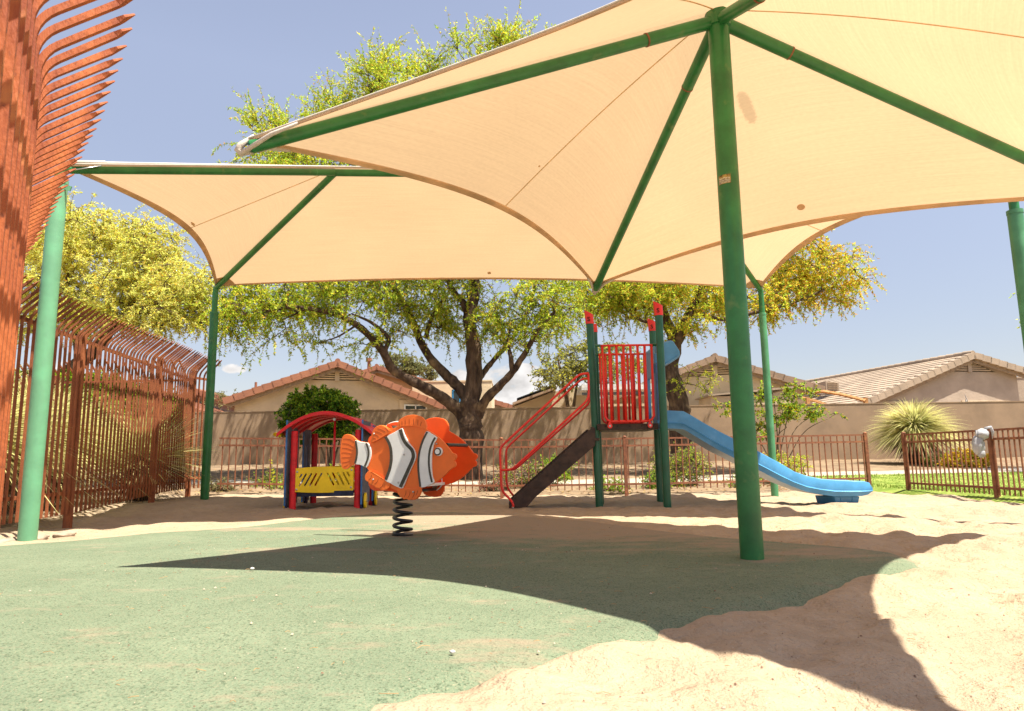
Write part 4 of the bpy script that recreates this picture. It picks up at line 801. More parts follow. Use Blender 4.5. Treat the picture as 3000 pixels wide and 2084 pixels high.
def ribbon2d(pts, wd): # centre line -> polygon
    P = [np.array(p, float) for p in smooth_open(pts, 5)]; L = []; Rr = []
    for i, p in enumerate(P):
        t = P[min(i + 1, len(P) - 1)] - P[max(i - 1, 0)]; t /= np.linalg.norm(t) + 1e-9; nn_ = np.array([-t[1], t[0]]); s = wd * (math.sin(math.pi * (i + .5) / len(P)) ** .5) if wd < 6 else wd; L.append(tuple(p + nn_ * s / 2)); Rr.append(tuple(p - nn_ * s / 2))
    return L + Rr[::-1]
GR = [[(738, 232), (742, 262)], [(770, 205), (772, 250)], [(805, 188), (808, 250)], [(850, 178), (852, 248)], [(900, 178), (898, 250)], [(948, 190), (945, 255)], [(985, 215), (975, 265)],
      [(470, 320), (520, 335), (548, 352)], [(465, 352), (500, 372), (512, 388)], [(500, 290), (555, 310), (588, 330)], [(588, 275), (610, 300), (618, 322)], [(452, 400), (470, 400), (478, 412)], [(445, 442), (520, 410), (620, 345)],
      [(398, 862), (425, 838), (435, 800)], [(465, 905), (495, 880), (508, 845)], [(522, 948), (550, 930), (562, 898)], [(426, 760), (500, 800), (630, 885)],
      [(792, 1050), (812, 1015), (815, 975)], [(835, 1060), (856, 1020), (860, 975)], [(880, 1062), (905, 1025), (912, 985)], [(925, 1030), (940, 1000), (948, 970)],
      [(110, 405), (180, 410), (235, 440)], [(100, 455), (160, 462), (222, 495)], [(98, 505), (160, 512), (222, 535)], [(92, 558), (150, 560), (212, 575)], [(92, 612), (150, 612), (205, 610)], [(100, 668), (140, 665), (188, 650)], [(115, 712), (145, 705), (170, 685)]]
for i, g_ in enumerate(GR):
    tailp = i >= 21; b_ = MB(); b_.prism([fp(x, y) + fn * (-TH - (.0 if tailp else .0112)) for x, y in ribbon2d(g_, 4.2)], -fn * .0012); b_.build('fin_groove', OLINE, side1)
# white bands with dark edges
BAND = [[(605, 380), (660, 345), (735, 303), (775, 286), (790, 330), (815, 390), (850, 450), (900, 510), (922, 560), (925, 610), (905, 665), (870, 740), (830, 830), (780, 950), (735, 944), (690, 925), (640, 895), (582, 862), (620, 800), (650, 730), (668, 640), (664, 550), (640, 460)],
        [(1042, 318), (1098, 348), (1160, 392), (1130, 450), (1108, 540), (1100, 640), (1102, 740), (1112, 830), (1130, 885), (1065, 920), (985, 944), (960, 870), (948, 780), (945, 680), (952, 580), (975, 470), (1008, 390)],
        [(250, 420), (300, 436), (360, 446), (392, 450), (418, 490), (428, 540), (425, 600), (408, 665), (378, 722), (330, 700), (290, 688), (250, 682), (272, 620), (282, 550), (275, 480)]]
DARK = [[[(590, 382), (628, 450), (650, 530), (652, 640), (636, 740), (592, 858)], [(752, 300), (782, 395), (820, 460), (880, 525), (898, 585), (888, 640), (845, 740), (755, 938)]],
        [[(1052, 328), (1005, 420), (970, 530), (955, 640), (955, 760), (976, 935)], [(1140, 390), (1105, 455), (1078, 545), (1070, 660), (1080, 770), (1105, 885)]],
        [[(258, 425), (270, 500), (274, 560), (264, 630), (252, 678)], [(376, 452), (396, 510), (402, 570), (388, 640), (358, 712)]]]
for B_, D_, wd in zip(BAND, DARK, (30, 20, 20)):
    bo = flat('white_band', B_, -TH - .014, .0135, WHITEP, side1, .002, 2)
    b_ = MB()
    for i, g_ in enumerate(D_): b_.prism([fp(x, y) + fn * (-TH - .0142) for x, y in ribbon2d(g_, wd + (6 if i and wd == 30 else 0))], -fn * .003)
    b_.build('dark_stripe', DGREY, bo)
def fdisc(name, x, y, r, off, th, m, parent, n=24): b_ = MB(); b_.disc(fp(x, y) + fn * (off), fn, r, th, n); return b_.build(name, m, parent, True, auto=40)
s_ = 1 / 3.8 / 2000 * 6.35
ey = fdisc('eye', 1176, 545, 46 * s_, -TH - .008, .016, WHITEP, side1); fdisc('eye_ring', 1168, 546, 41 * s_, -TH - .0175, .003, DGREY, ey); fdisc('pupil', 1167, 546, 27 * s_, -TH - .0195, .003, WHITEP, ey)
for x, y in ((463, 348), (453, 855), (795, 578), (733, 888), (897, 992), (1155, 460)):
    b_ = MB(); c = fp(x, y) - fn * (TH + .012); b_.tube([c, c - fn * .008, c - fn * .013], [.0085, .0085, .004], 12); b_.build('bolt', STEEL, side1, True, auto=40)
# parts between the panels
q = lambda x, y, t: fp(x, y) + fn * (SPC * t)
b_ = MB(); b_.tube([q(1245, 470, .02) - fu * .0, q(1245, 470, 1.0) + fu * .0], .0165, 14); b_.build('handlebar', BLACK, fr, True, auto=40)
b_ = MB(); cs = [fp(x, y) for x, y in ((700, 905), (980, 905), (985, 925), (700, 925))]; b_.prism([c + fn * .002 for c in cs], fn * (SPC - .004)); b_.build('seat', ORANGR, fr, bevel=.004)
b_ = MB(); cs = [fp(x, y) for x, y in ((965, 905), (990, 905), (990, 938), (965, 938))]; b_.prism([c + fn * .004 for c in cs], fn * (SPC - .008)); b_.build('seat_edge', WHITEP, fr, bevel=.004)
sk = [(358, 850), (356, 900), (372, 945), (405, 975), (450, 988), (520, 985), (580, 988), (650, 1000), (735, 1012), (735, 930), (600, 900), (450, 820)]
flat('lower_panel', sk, .03, .018, ORANGR, fr, .003, 2)
bkp = [(560, 250), (600, 225), (650, 214), (700, 222), (722, 250), (722, 560), (560, 560)]
b_ = MB(); b_.prism([fp(x, y) + fn * .035 for x, y in smooth_closed(bkp[:5], 3) + bkp[5:]], fn * .018); b_.build('backrest', ORANGR, fr, bevel=.004)
b_ = MB(); pth = [(545, 262), (580, 236), (620, 219), (668, 211), (712, 215)]; b_.tube([fp(x, y) + fn * .045 for x, y in smooth_open(pth, 4)], .006, 8); b_.build('backrest_rim', WHITEP, fr, True)
b_ = MB(); fc = fp(890, 985) + fn * (SPC - .03); b_.tube([fp(890, 985) - fn * .0 + fn * .02, fc], .014, 10); b_.build('footrest', BLACK, fr, True)
b_ = MB(); b_.tube([fp(x, y) + fn * (SPC - .022) for x, y in smooth_open([(940, 780), (960, 850), (965, 910), (945, 965), (900, 1000)], 4)], .006, 6); b_.build('fin_edge', WHITEP, fr, True)
fdisc('bolt', 890, 955, .022, SPC - .03, .03, STEEL, fr)
zt = fp(770, 1062).z - .0; b_ = MB(); zt = .395
b_.box(C0 + Vector((0, 0, zt + .02)), (.24, .3, .012), Matrix.Rotation(ang, 3, 'Z')); b_.box(C0 + Vector((0, 0, zt + .08)), (.3, .05, .1), Matrix.Rotation(ang + R(90), 3, 'Z')); b_.build('mounting_plate', BLACK, fr, bevel=.002)
b_ = MB(); T_ = 5.6; K = 220; z0 = .022
hp = [C0 + Vector((.083 * math.cos(-t * 2 * math.pi * T_ / K - 1.2), .083 * math.sin(-t * 2 * math.pi * T_ / K - 1.2), z0 + (zt - z0 - .01) * min(1, max(0, (t / K - .05) / .9)))) for t in range(K + 1)]
b_.tube(hp, .0145, 10); b_.build('coil_spring', BLACK, fr, True)
b_ = MB(); b_.disc(C0 + Vector((0, 0, .012)), (0, 0, 1), .10, .012, 24); b_.build('base_plate', BLACK, fr, True, auto=40)

# ------------------------------------------------------------------ train playhouse
def tp(x, y, Y): return at((800 + x / 3.99) * KD, (1150 + y / 3.99) * KD, Y)
FL = Vector((-3.10, 9.68, 0)); FRp = Vector((-2.20, 9.78, 0)); bu = (FRp - FL).normalized(); bn_ = Vector((-bu.y, bu.x, 0)); bn_ = Vector((-.015, 1, 0)).normalized(); DP = 1.05; WD = (FRp - FL).length
PH = thing('playhouse', (FL + FRp) / 2 + bn_ * .5, 'red, blue and yellow train shaped playhouse with arched red roof', 'playhouse')
def W(a, b, z): return FL + bu * a + bn_ * b + Vector((0, 0, z))
for (a, b_x, h) in ((0.02, 0, 1.12), (WD - .0, 0, 1.13), (.02, DP, 1.12), (WD, DP, 1.12)):
    b_ = MB(); b_.tube([W(a, b_x, -.1), W(a, b_x, h - .008), W(a, b_x, h)], [.047, .047, .04], 18); b_.build('post', REDR, PH, True, auto=40)
# side panels with slots (built from strips around the slot holes)
def slot_panel(mb, P, uvec, vvec, nvec, w_, h_, slots, th):
    """panel w x h with vertical slots [(x0,x1,y0,y1)]"""
    xs_ = sorted({0, w_} | {s[0] for s in slots} | {s[1] for s in slots}); ys_ = sorted({0, h_} | {s[2] for s in slots} | {s[3] for s in slots})
    for i in range(len(xs_) - 1):
        yy = [(0, h_)]
        for s in slots:
            if s[0] <= xs_[i] + 1e-6 and s[1] >= xs_[i + 1] - 1e-6: yy = [(0, s[2]), (s[3], h_)]
        for a, b in yy:
            c = [P + uvec * xs_[i] + vvec * a, P + uvec * xs_[i + 1] + vvec * a, P + uvec * xs_[i + 1] + vvec * b, P + uvec * xs_[i] + vvec * b]; mb.prism(c, nvec * th)
Zv = Vector((0, 0, 1))
for a in (-.075, WD + .058):
    for k, b0 in enumerate((-.04, DP - .10)) if False else ((0, -.06),):
        b_ = MB(); slot_panel(b_, W(a, -.07, .10), bn_, Zv, bu, .56, 1.16, [(.26, .33, .42, .88), (.41, .48, .42, .88)], .018); b_.build('side_panel', GREYB, PH, bevel=.002)
        b_ = MB(); slot_panel(b_, W(a, DP - .30, .10), bn_, Zv, bu, .38, 1.12, [(.12, .18, .45, .85)], .018); b_.build('side_panel', GREYB, PH, bevel=.002)
        b_ = MB(); b_.box(W(a + .009, -.075, .68), (.022, .014, 1.18)); b_.box(W(a + .009, DP - .305, .66), (.022, .014, 1.14)); b_.build('panel_edge', BLUED, PH)
# front and back yellow guards
def slotted_front(b0, dark=False):
    root = PH; x0, x1 = .055, WD - .055; z0, z1 = .275, .60; zc = lambda a: .012 * math.sin(math.pi * (a - x0) / (x1 - x0)); m_w = x1 - x0
    outl = [(x0 + m_w * i / 16, z1 + .02 * math.sin(math.pi * i / 16)) for i in range(17)] + [(x1 - m_w * i / 16, z0 - .018 * math.sin(math.pi * i / 16)) for i in range(17)]
    b_ = MB(); b_.prism([W(a, b0, z) for a, z in outl], bn_ * .018); o = b_.build('guard_panel', YELLOW, root, bevel=.003)
    cut = MB()
    def slot(xa, za, xb, zb, r):
        d = np.array([xb - xa, zb - za]); L = np.linalg.norm(d); d /= L; nn_ = np.array([-d[1], d[0]]); pts = []
        for k in range(7): t = math.pi * k / 6; pts.append(np.array([xb, zb]) + r * (d * math.sin(t) + nn_ * math.cos(t)))
        for k in range(7): t = math.pi * k / 6; pts.append(np.array([xa, za]) + r * (-d * math.sin(t) - nn_ * math.cos(t)))
        cut.prism([W(p[0], b0 - .02, p[1]) for p in pts], bn_ * .06)
    X = lambda px: x0 + (px - 268) / 674 * m_w; Zc = lambda py: z1 - (py - 945) / 262 * (z1 - z0)
    for xa, ya, xb, yb in ((322, 1045, 338, 1015), (318, 1138, 390, 1012), (380, 1136, 450, 1010), (440, 1136, 508, 1010), (500, 1134, 570, 1008), (642, 1010, 710, 1132), (700, 1006, 768, 1130), (760, 1004, 828, 1130), (822, 1004, 890, 1128), (870, 1000, 892, 1035)):
        slot(X(xa), Zc(ya), X(xb), Zc(yb), .0115)
    cut.prism([W(X(x), b0 - .02, Zc(y)) for x, y in ((576, 1134), (634, 1134), (612, 1098), (602, 1090), (594, 1098))], bn_ * .06)
    co_ = cut.build('cutter', YELLOW, None); md = o.modifiers.new('bool', 'BOOLEAN'); md.operation = 'DIFFERENCE'; md.object = co_; md.solver = 'EXACT'
    o.modifiers.move(1, 0); dg = bpy.context.evaluated_depsgraph_get(); me = bpy.data.meshes.new_from_object(o.evaluated_get(dg)); o.modifiers.clear(); o.data = me; bpy.data.objects.remove(co_)
    for x, y in ((290, 985), (920, 972), (287, 1180), (917, 1165)): b_ = MB(); c = W(X(x), b0, Zc(y)); b_.tube([c, c - bn_ * .006, c - bn_ * .01], [.014, .014, .007], 12); b_.build('bolt', STEEL, o, True, auto=40)
slotted_front(-.03); slotted_front(DP + .01)
b_ = MB(); b_.box(W(WD / 2, .01, .245), (WD - .1, .05, .075)); b_.box(W(WD / 2, .30, .262), (WD - .1, .52, .03)); b_.build('bench', NAVY, PH, bevel=.003)
b_ = MB(); b_.tube([W(WD * .6, .12, .27), W(WD * .6, .12, 1.31)], .0155, 12); b_.build('centre_pole', REDR, PH, True)
b_ = MB(); b_.disc(W(WD * .6, .08, 1.285), bn_, .02, .02, 14); b_.build('bolt', STEEL, PH, True, auto=40)
# arched roof, sheet with thick front rib
NA = 24; arc = []
for i in range(NA + 1):
    t = -1 + 2 * i / NA; arc.append((WD / 2 + .015 + t * .66, 1.385 - .305 * abs(t) ** 2.0))
def arch(b0, b1, th, name, m, dz=0):
    b_ = MB(); vs = []
    for (a, z) in arc:
        for bb in (b0, b1):
            for zz in (0, -th): vs.append(W(a, bb, z + zz + dz))
    fs = []
    for i in range(NA):
        o_ = i * 4; fs += [(o_, o_ + 2, o_ + 6, o_ + 4), (o_ + 1, o_ + 5, o_ + 7, o_ + 3), (o_, o_ + 4, o_ + 5, o_ + 1), (o_ + 2, o_ + 3, o_ + 7, o_ + 6)]
    fs += [(0, 1, 3, 2), (NA * 4, NA * 4 + 2, NA * 4 + 3, NA * 4 + 1)]; b_.add(vs, fs); return b_.build(name, m, PH, bevel=.003)
arch(-.12, DP + .12, .016, 'roof', REDR); arch(-.125, -.095, .05, 'roof_rib', REDR, .006); arch(DP + .095, DP + .125, .05, 'roof_rib', REDR, .006)
for k in range(3): arch(.12 + .28 * k, .17 + .28 * k, .03, 'roof_rib', REDR, -.018)
for s_ in (-1, 1):
    b_ = MB(); xe = WD / 2 + .015 + s_ * .66; pts = [W(xe - s_ * .03, -.08, 1.10), W(xe + s_ * .05, -.07, 1.10), W(xe + s_ * .075, -.05, 1.07), W(xe + s_ * .06, 0, 1.045), W(xe - s_ * .03, .0, 1.04)]
    b_.prism([p for p in pts], bn_ * (DP)); b_.build('roof_edge_trim', YELLOW, PH, bevel=.006)
    for bb in (.03, DP - .2):
        b_ = MB(); b_.disc(W(WD / 2 + s_ * (WD / 2 + .095), bb + .05, .13), bu, .115, .03, 26); wh = b_.build('wheel', YELLOW, PH, True, auto=40, bevel=.004); b_ = MB(); b_.disc(W(WD / 2 + s_ * (WD / 2 + .115), bb + .05, .13), bu, .02, .012, 12); b_.build('hub', STEEL, wh, True, auto=40)
for a in (-.06, WD + .06):
    for bb in (.02, DP - .12): b_ = MB(); b_.box(W(a, bb, .05), (.03, .11, .3)); b_.build('foot', NAVY, PH)

# ------------------------------------------------------------------ slide structure
SL = thing('slide_structure', (1.7, 9.95, 0), 'climbing structure with blue slide, red rails and green posts', 'slide')
def pixpost(bx, by, tx, ty, cap=True, Yb=None):
    b0 = G(bx, by); t0 = at(tx, ty, b0.y); b_ = MB(); t0.y = b0.y; capz = .195
    top_ = t0; dirp = (top_ - b0).normalized(); b_.tube([b0 - dirp * .15, top_ - dirp * capz], .054, 20); po = b_.build('post', GREEND, SL, True, auto=40)
    b_ = MB(); n = 22; a = top_ - dirp * (capz + .01); vs = []
    for j in range(n):
        th = 2 * math.pi * j / n; r_ = .061; vs.append(a + Vector((r_ * math.cos(th), r_ * math.sin(th), 0)))
    for j in range(n):
        th = 2 * math.pi * j / n; r_ = .066; k_ = math.cos(th); vs.append(a + dirp * (capz - .02 - .035 * k_ - .012 * abs(math.sin(th))) + Vector((r_ * k_ - .008, r_ * math.sin(th), 0)))
    for j in range(n):
        th = 2 * math.pi * j / n; r_ = .045; k_ = math.cos(th); vs.append(a + dirp * (capz - .035 - .03 * k_) + Vector((r_ * k_ - .008, r_ * math.sin(th), 0)))
    fs = [tuple(range(n - 1, -1, -1)), tuple(range(2 * n, 3 * n))] + [(j, (j + 1) % n, n + (j + 1) % n, n + j) for j in range(n)] + [(n + j, n + (j + 1) % n, 2 * n + (j + 1) % n, 2 * n + j) for j in range(n)]
    b_.add(vs, fs); cp_ = b_.build('post_cap', RED, po, True, auto=40)
    Mt = Matrix.Translation(a + dirp * .06 + Vector((-.022, -.0655, 0))) @ Matrix.Rotation(R(-20), 4, 'Z') @ Matrix.Rotation(R(90), 4, 'X'); text_mesh('S', .085, Mt, HOLE, cp_, 'letter', .004, 1.25)
    return b0, t0
A1 = pixpost(1345.5, 1139, 1322, 697); A2 = pixpost(1498, 1141, 1477, 677)
A3b = G(1482.5, 1129); A3 = pixpost(1482.5, 1129, 1463, 715); A4x = A1[0] + (A3[0] - A2[0]); 
# hidden rear-left post, mirrored from the others
a4 = Vector((A1[0].x + .12, A3[0].y + .08, 0)); b_ = MB(); hh = A1[1].z - .17; b_.tube([a4 - Zv * .1, Vector((a4.x - .02, a4.y, hh))], .054, 20); po = b_.build('post', GREEND, SL, True, auto=40); b_ = MB(); b_.tube([Vector((a4.x - .02, a4.y, hh - .01)), Vector((a4.x - .03, a4.y, hh + .12))], .062, 20); b_.build('post_cap', RED, po, True, auto=40)
YF, YB = (A1[0].y + A2[0].y) / 2, (A3[0].y + a4.y) / 2
XL, XR = A1[0].x - .0, A2[0].x + .0
def sp_(dx, dy, Y): return at(dx, dy, Y)
PZ = sp_(1410, 951, YF).z; PZb = sp_(1410, 964, YF).z
b_ = MB(); b_.box(((XL + XR) / 2 - .02, (YF + YB) / 2, (PZ + PZb) / 2), (XR - XL - .02, YB - YF - .05, PZ - PZb)); pl = b_.build('platform', BROWN, SL, bevel=.003)
b_ = MB()
for k in range(9):
    p = Vector((XL + .1 + k * .085, YF - .0, PZ - .035)); 
    if k % 2 == 0: b_.disc(Vector((p.x, YF + .0245, p.z)), (0, 1, 0), .008, .003, 10)
b_.build('bolt_holes', HOLE, pl)
# barriers (front and rear)
def barrier(Y, x0, x1, z0, z1, nb):
    br = MB(); c = .07; z1r = z1
    path = [Vector((x0, Y, z1)), Vector((x0 + .01, Y, z0 + c)), Vector((x0 + .02 + c * .3, Y, z0 + c * .3)), Vector((x0 + .02 + c, Y, z0)), Vector((x1 - .02 - c, Y, z0)), Vector((x1 - .02 - c * .3, Y, z0 + c * .3)), Vector((x1 - .01, Y, z0 + c)), Vector((x1, Y, z1))]
    br.tube(path, .018, 10); fr_ = br.build('barrier_frame', RED, SL, True)
    b_ = MB(); b_.tube([Vector((x0 - .06, Y, z1)), Vector((x1 + .05, Y, z1))], .0155, 10); b_.build('top_rail', RED, SL, True)
    for k in range(nb):
        x = x0 + (x1 - x0) * (k + 1) / (nb + 1); b_ = MB(); b_.tube([Vector((x, Y, z1)), Vector((x, Y, z0))], .019, 10); b_.build('bar', RED, fr_, True)
    for x in (x0 + .07, x1 - .07):
        b_ = MB(); b_.tube([Vector((x, Y, z0)), Vector((x, Y - .005, z0 - .05))], [.012, .026], 10); b_.disc(Vector((x, Y - .01, z0 - .062)), (0, 1, 0), .034, .02, 16); lg = b_.build('lug', RED, fr_, True, auto=40); b_ = MB(); b_.disc(Vector((x, Y - .023, z0 - .062)), (0, 1, 0), .014, .008, 12); b_.build('bolt', STEEL, lg, True, auto=40)
    for x, xp in ((x0 - .05, -1), (x1 + .04, 1)):
        for z in (z1,): b_ = MB(); b_.tube([Vector((x - .025 * xp, Y, z)), Vector((x + .05 * xp, Y, z))], .02, 10); b_.build('clamp', GREEND, SL, True, auto=40)
bz0, bz1 = sp_(1410, 946, YF).z, sp_(1410, 776, YF).z
x0_, x1_ = sp_(1349, 776, YF).x, sp_(1461, 776, YF).x
barrier(YF - .03, x0_ + .01, x1_ - .0, bz0, bz1, 6)
barrier(YB, x0_ + .10, x1_ + .08, bz0 + .02, bz1 + .02, 7)
# stairs
st0 = sp_(1142, 1140, YF + .1); tpz = PZ
SA = [sp_(x, y, YF + .04) for x, y in ((1142, 1141), (1142, 1128), (1331, 958), (1336, 962), (1336, 1000), (1202, 1116), (1182, 1139))]
for Y_ in (YF + .04, YB - .12):
    b_ = MB(); b_.prism([Vector((p.x, Y_, p.z)) for p in SA], (0, .025, 0)); b_.build('stringer', BROWN, SL, bevel=.003)
s0, s1 = SA[1], SA[2]
for k in range(6):
    t = (k + .5) / 6.2; c = s0.lerp(s1, t); b_ = MB(); b_.box((c.x + .10, (YF + YB) / 2 - .03, c.z - .06), (.24, YB - YF - .14, .035)); b_.build('tread', BROWN, SL, bevel=.004)
def cr(x, y): return ((1200 + x / 3.283) * KD, (1050 + y / 3.283) * KD)
R1 = [[(990, 1442), (1000, 1410), (975, 1365), (895, 1285), (880, 1215), (870, 890), (885, 845), (1610, 175), (1650, 150), (1722, 145)], [(1718, 145), (1725, 360), (1700, 415), (1010, 1050), (965, 1075), (880, 1076)]]
R2 = [[(1005, 1330), (945, 1255), (930, 1180), (928, 890), (945, 850), (1640, 212), (1680, 196), (1715, 196)], [(1735, 200), (1730, 420), (1705, 455), (1030, 1055), (990, 1072), (935, 1070)]]
def roundpath(P, k=3, cut=.06):
    out = [P[0]]
    for i in range(1, len(P) - 1):
        a, b, c = P[i - 1], P[i], P[i + 1]; da = min(cut, (b - a).length * .45); dc = min(cut, (c - b).length * .45); q0 = b + (a - b).normalized() * da; q1 = b + (c - b).normalized() * dc
        for j in range(k + 1): t = j / k; out.append(q0.lerp(b, t).lerp(b.lerp(q1, t), t))
    return out + [P[-1]]
for RR, Y_ in ((R1, YF - .01), (R2, None)):
    b_ = MB()
    for q_ in RR:
        if Y_: P = [at(*cr(x, y), Y_) for x, y in q_]
        else: P = [at(*cr(x, y), YB - .08) for x, y in q_]
        b_.tube(roundpath(P), .0165, 10)
    b_.build('handrail', RED, SL, True)
p = at(*cr(994, 1436), YF - .03); b_ = MB(); b_.disc(p, (0, 1, 0), .012, .02, 12); b_.build('bolt', STEEL, SL, True, auto=40)
# slide chute
def sl6(x, y, Y): return at((1900 + x / 2.574) * KD, (900 + y / 2.574) * KD, Y)
YS = YF + .12; SW = .52
TOPL = [(95, 775), (180, 780), (265, 785), (330, 820), (430, 880), (540, 940), (640, 990), (760, 1050), (880, 1115), (1000, 1180), (1100, 1240), (1200, 1275), (1300, 1295), (1420, 1305), (1530, 1310), (1620, 1312), (1668, 1325), (1692, 1365)]
BOTL = [(100, 915), (180, 916), (265, 922), (320, 955), (420, 1015), (530, 1080), (640, 1135), (755, 1195), (870, 1250), (985, 1310), (1090, 1355), (1190, 1392), (1290, 1412), (1400, 1428), (1520, 1428), (1610, 1425), (1655, 1415), (1690, 1390)]
TP = [sl6(x, y, YS) for x, y in TOPL]; BP = [sl6(x, y, YS) for x, y in BOTL]; n = len(TP)
vs = []; ncs = 0
for i in range(n):
    t, b = TP[i], BP[i]; h = t - b; sec = []
    fl = .35                                                # floor height above the bottom edge
    last = i >= n - 2
    for (yy, k_) in ((.0, 0), (-.012, .25), (-.022, .3), (0, .36), (0, .93), (.012, 1.0), (.04, 1.0), (.055, .93), (.075, .45), (.12, .30), (SW / 2, .26), (SW - .12, .30), (SW - .075, .45), (SW - .055, .93), (SW - .04, 1.0), (SW - .012, 1.0), (SW, .93), (SW, .36), (SW + .02, .3), (SW, 0)):
        sec.append(b + h * k_ + Vector((0, yy, 0)))
    ncs = len(sec); vs += sec
fs = [(i * ncs + j, i * ncs + (j + 1) % ncs, (i + 1) * ncs + (j + 1) % ncs, (i + 1) * ncs + j) for i in range(n - 1) for j in range(ncs)] + [tuple(range(ncs - 1, -1, -1)), tuple(range((n - 1) * ncs, n * ncs))]
b_ = MB(); b_.add(vs, fs); ch = b_.build('slide_chute', BLUE, SL, True, auto=50)
ft = [sl6(x, y, YS + .06) for x, y in ((1325, 1425), (1595, 1425), (1570, 1500), (1410, 1510), (1380, 1490))]
b_ = MB(); b0_ = [sl6(1400, 1428, YS + .08), sl6(1594, 1428, YS + .08), sl6(1575, 1500, YS + .1), sl6(1420, 1508, YS + .1)]; b0_[3].z = b0_[2].z = -.06
back = [Vector((p.x + (-.12 if i in (0, 3) else -.02), YS + SW - .08, p.z)) for i, p in enumerate(b0_)]
b_.add(b0_ + back, [(0, 1, 2, 3), (7, 6, 5, 4), (0, 4, 5, 1), (1, 5, 6, 2), (2, 6, 7, 3), (3, 7, 4, 0)]); sf = b_.build('slide_foot', BLUE, SL, bevel=.012)
for f_ in (.25, .72):
    a_, c_ = b0_[0].lerp(b0_[1], f_), b0_[3].lerp(b0_[2], f_); b_ = MB(); b_.tube([a_ - Vector((0, .004, 0)), c_ - Vector((0, .004, 0))], .008, 6); b_.build('foot_rib', BLUE, sf)
# blue entrance hood: panel between the right posts, curved hood reaching out over the slide
hx = XR - .0; b_ = MB(); z0h, z1h = PZ + .0, sp_(1478, 795, YF + .2).z
Ya, Yb_ = YF + .10, YB - .10; xh = XR - .005
for (ya, yb, za, zb) in ((Ya, Ya + .16, z0h, z1h), (Yb_ - .16, Yb_, z0h, z1h), (Ya + .16, Yb_ - .16, z1h - .32, z1h)):
    b_.box((xh, (ya + yb) / 2, (za + zb) / 2), (.05, yb - ya - .002, zb - za))
b_.box((xh - .03, Ya + .08, z1h - .22), (.02, .09, .14)); hd = b_.build('entry_panel', BLUE, SL, bevel=.01)
b_ = MB(); b_.box((xh - .032, Ya + .08, z1h - .22), (.03, .05, .09)); b_.build('panel_hole', NAVY, hd)
h0, h1_, h2, h3, h4_ = (sp_(*q_, Ya + .06) for q_ in ((1484, 772), (1508, 765), (1523, 790), (1524, 802), (1484, 826)))
b_ = MB(); prof_ = [Vector((xh, 0, h0.z - .01)), Vector((h0.x + .1, 0, h0.z + .04)), Vector((h1_.x, 0, h1_.z)), Vector((h2.x + .01, 0, h2.z - .0)), Vector((h3.x, 0, h3.z)), Vector((h1_.x - .05, 0, h4_.z + .06)), Vector((xh, 0, h4_.z))]
b_.prism([Vector((p.x, Ya, p.z)) for p in prof_], (0, Yb_ - Ya, 0)); b_.build('hood', BLUE, SL, bevel=.025)
b_ = MB(); b_.tube([Vector((p.x, Ya - .004, p.z - .0)) for p in (h4_ + Vector((.02, 0, .03)), Vector((h1_.x - .04, 0, h4_.z + .10)), h3 + Vector((-.03, 0, .02)))], .008, 6); b_.build('hood_rib', BLUE, SL)
b_ = MB(); b_.box((xh - .01, YF + .04, (z0h + z1h) / 2 - .05), (.03, .1, z1h - z0h - .2)); b_.build('entry_panel', BLUED, SL)
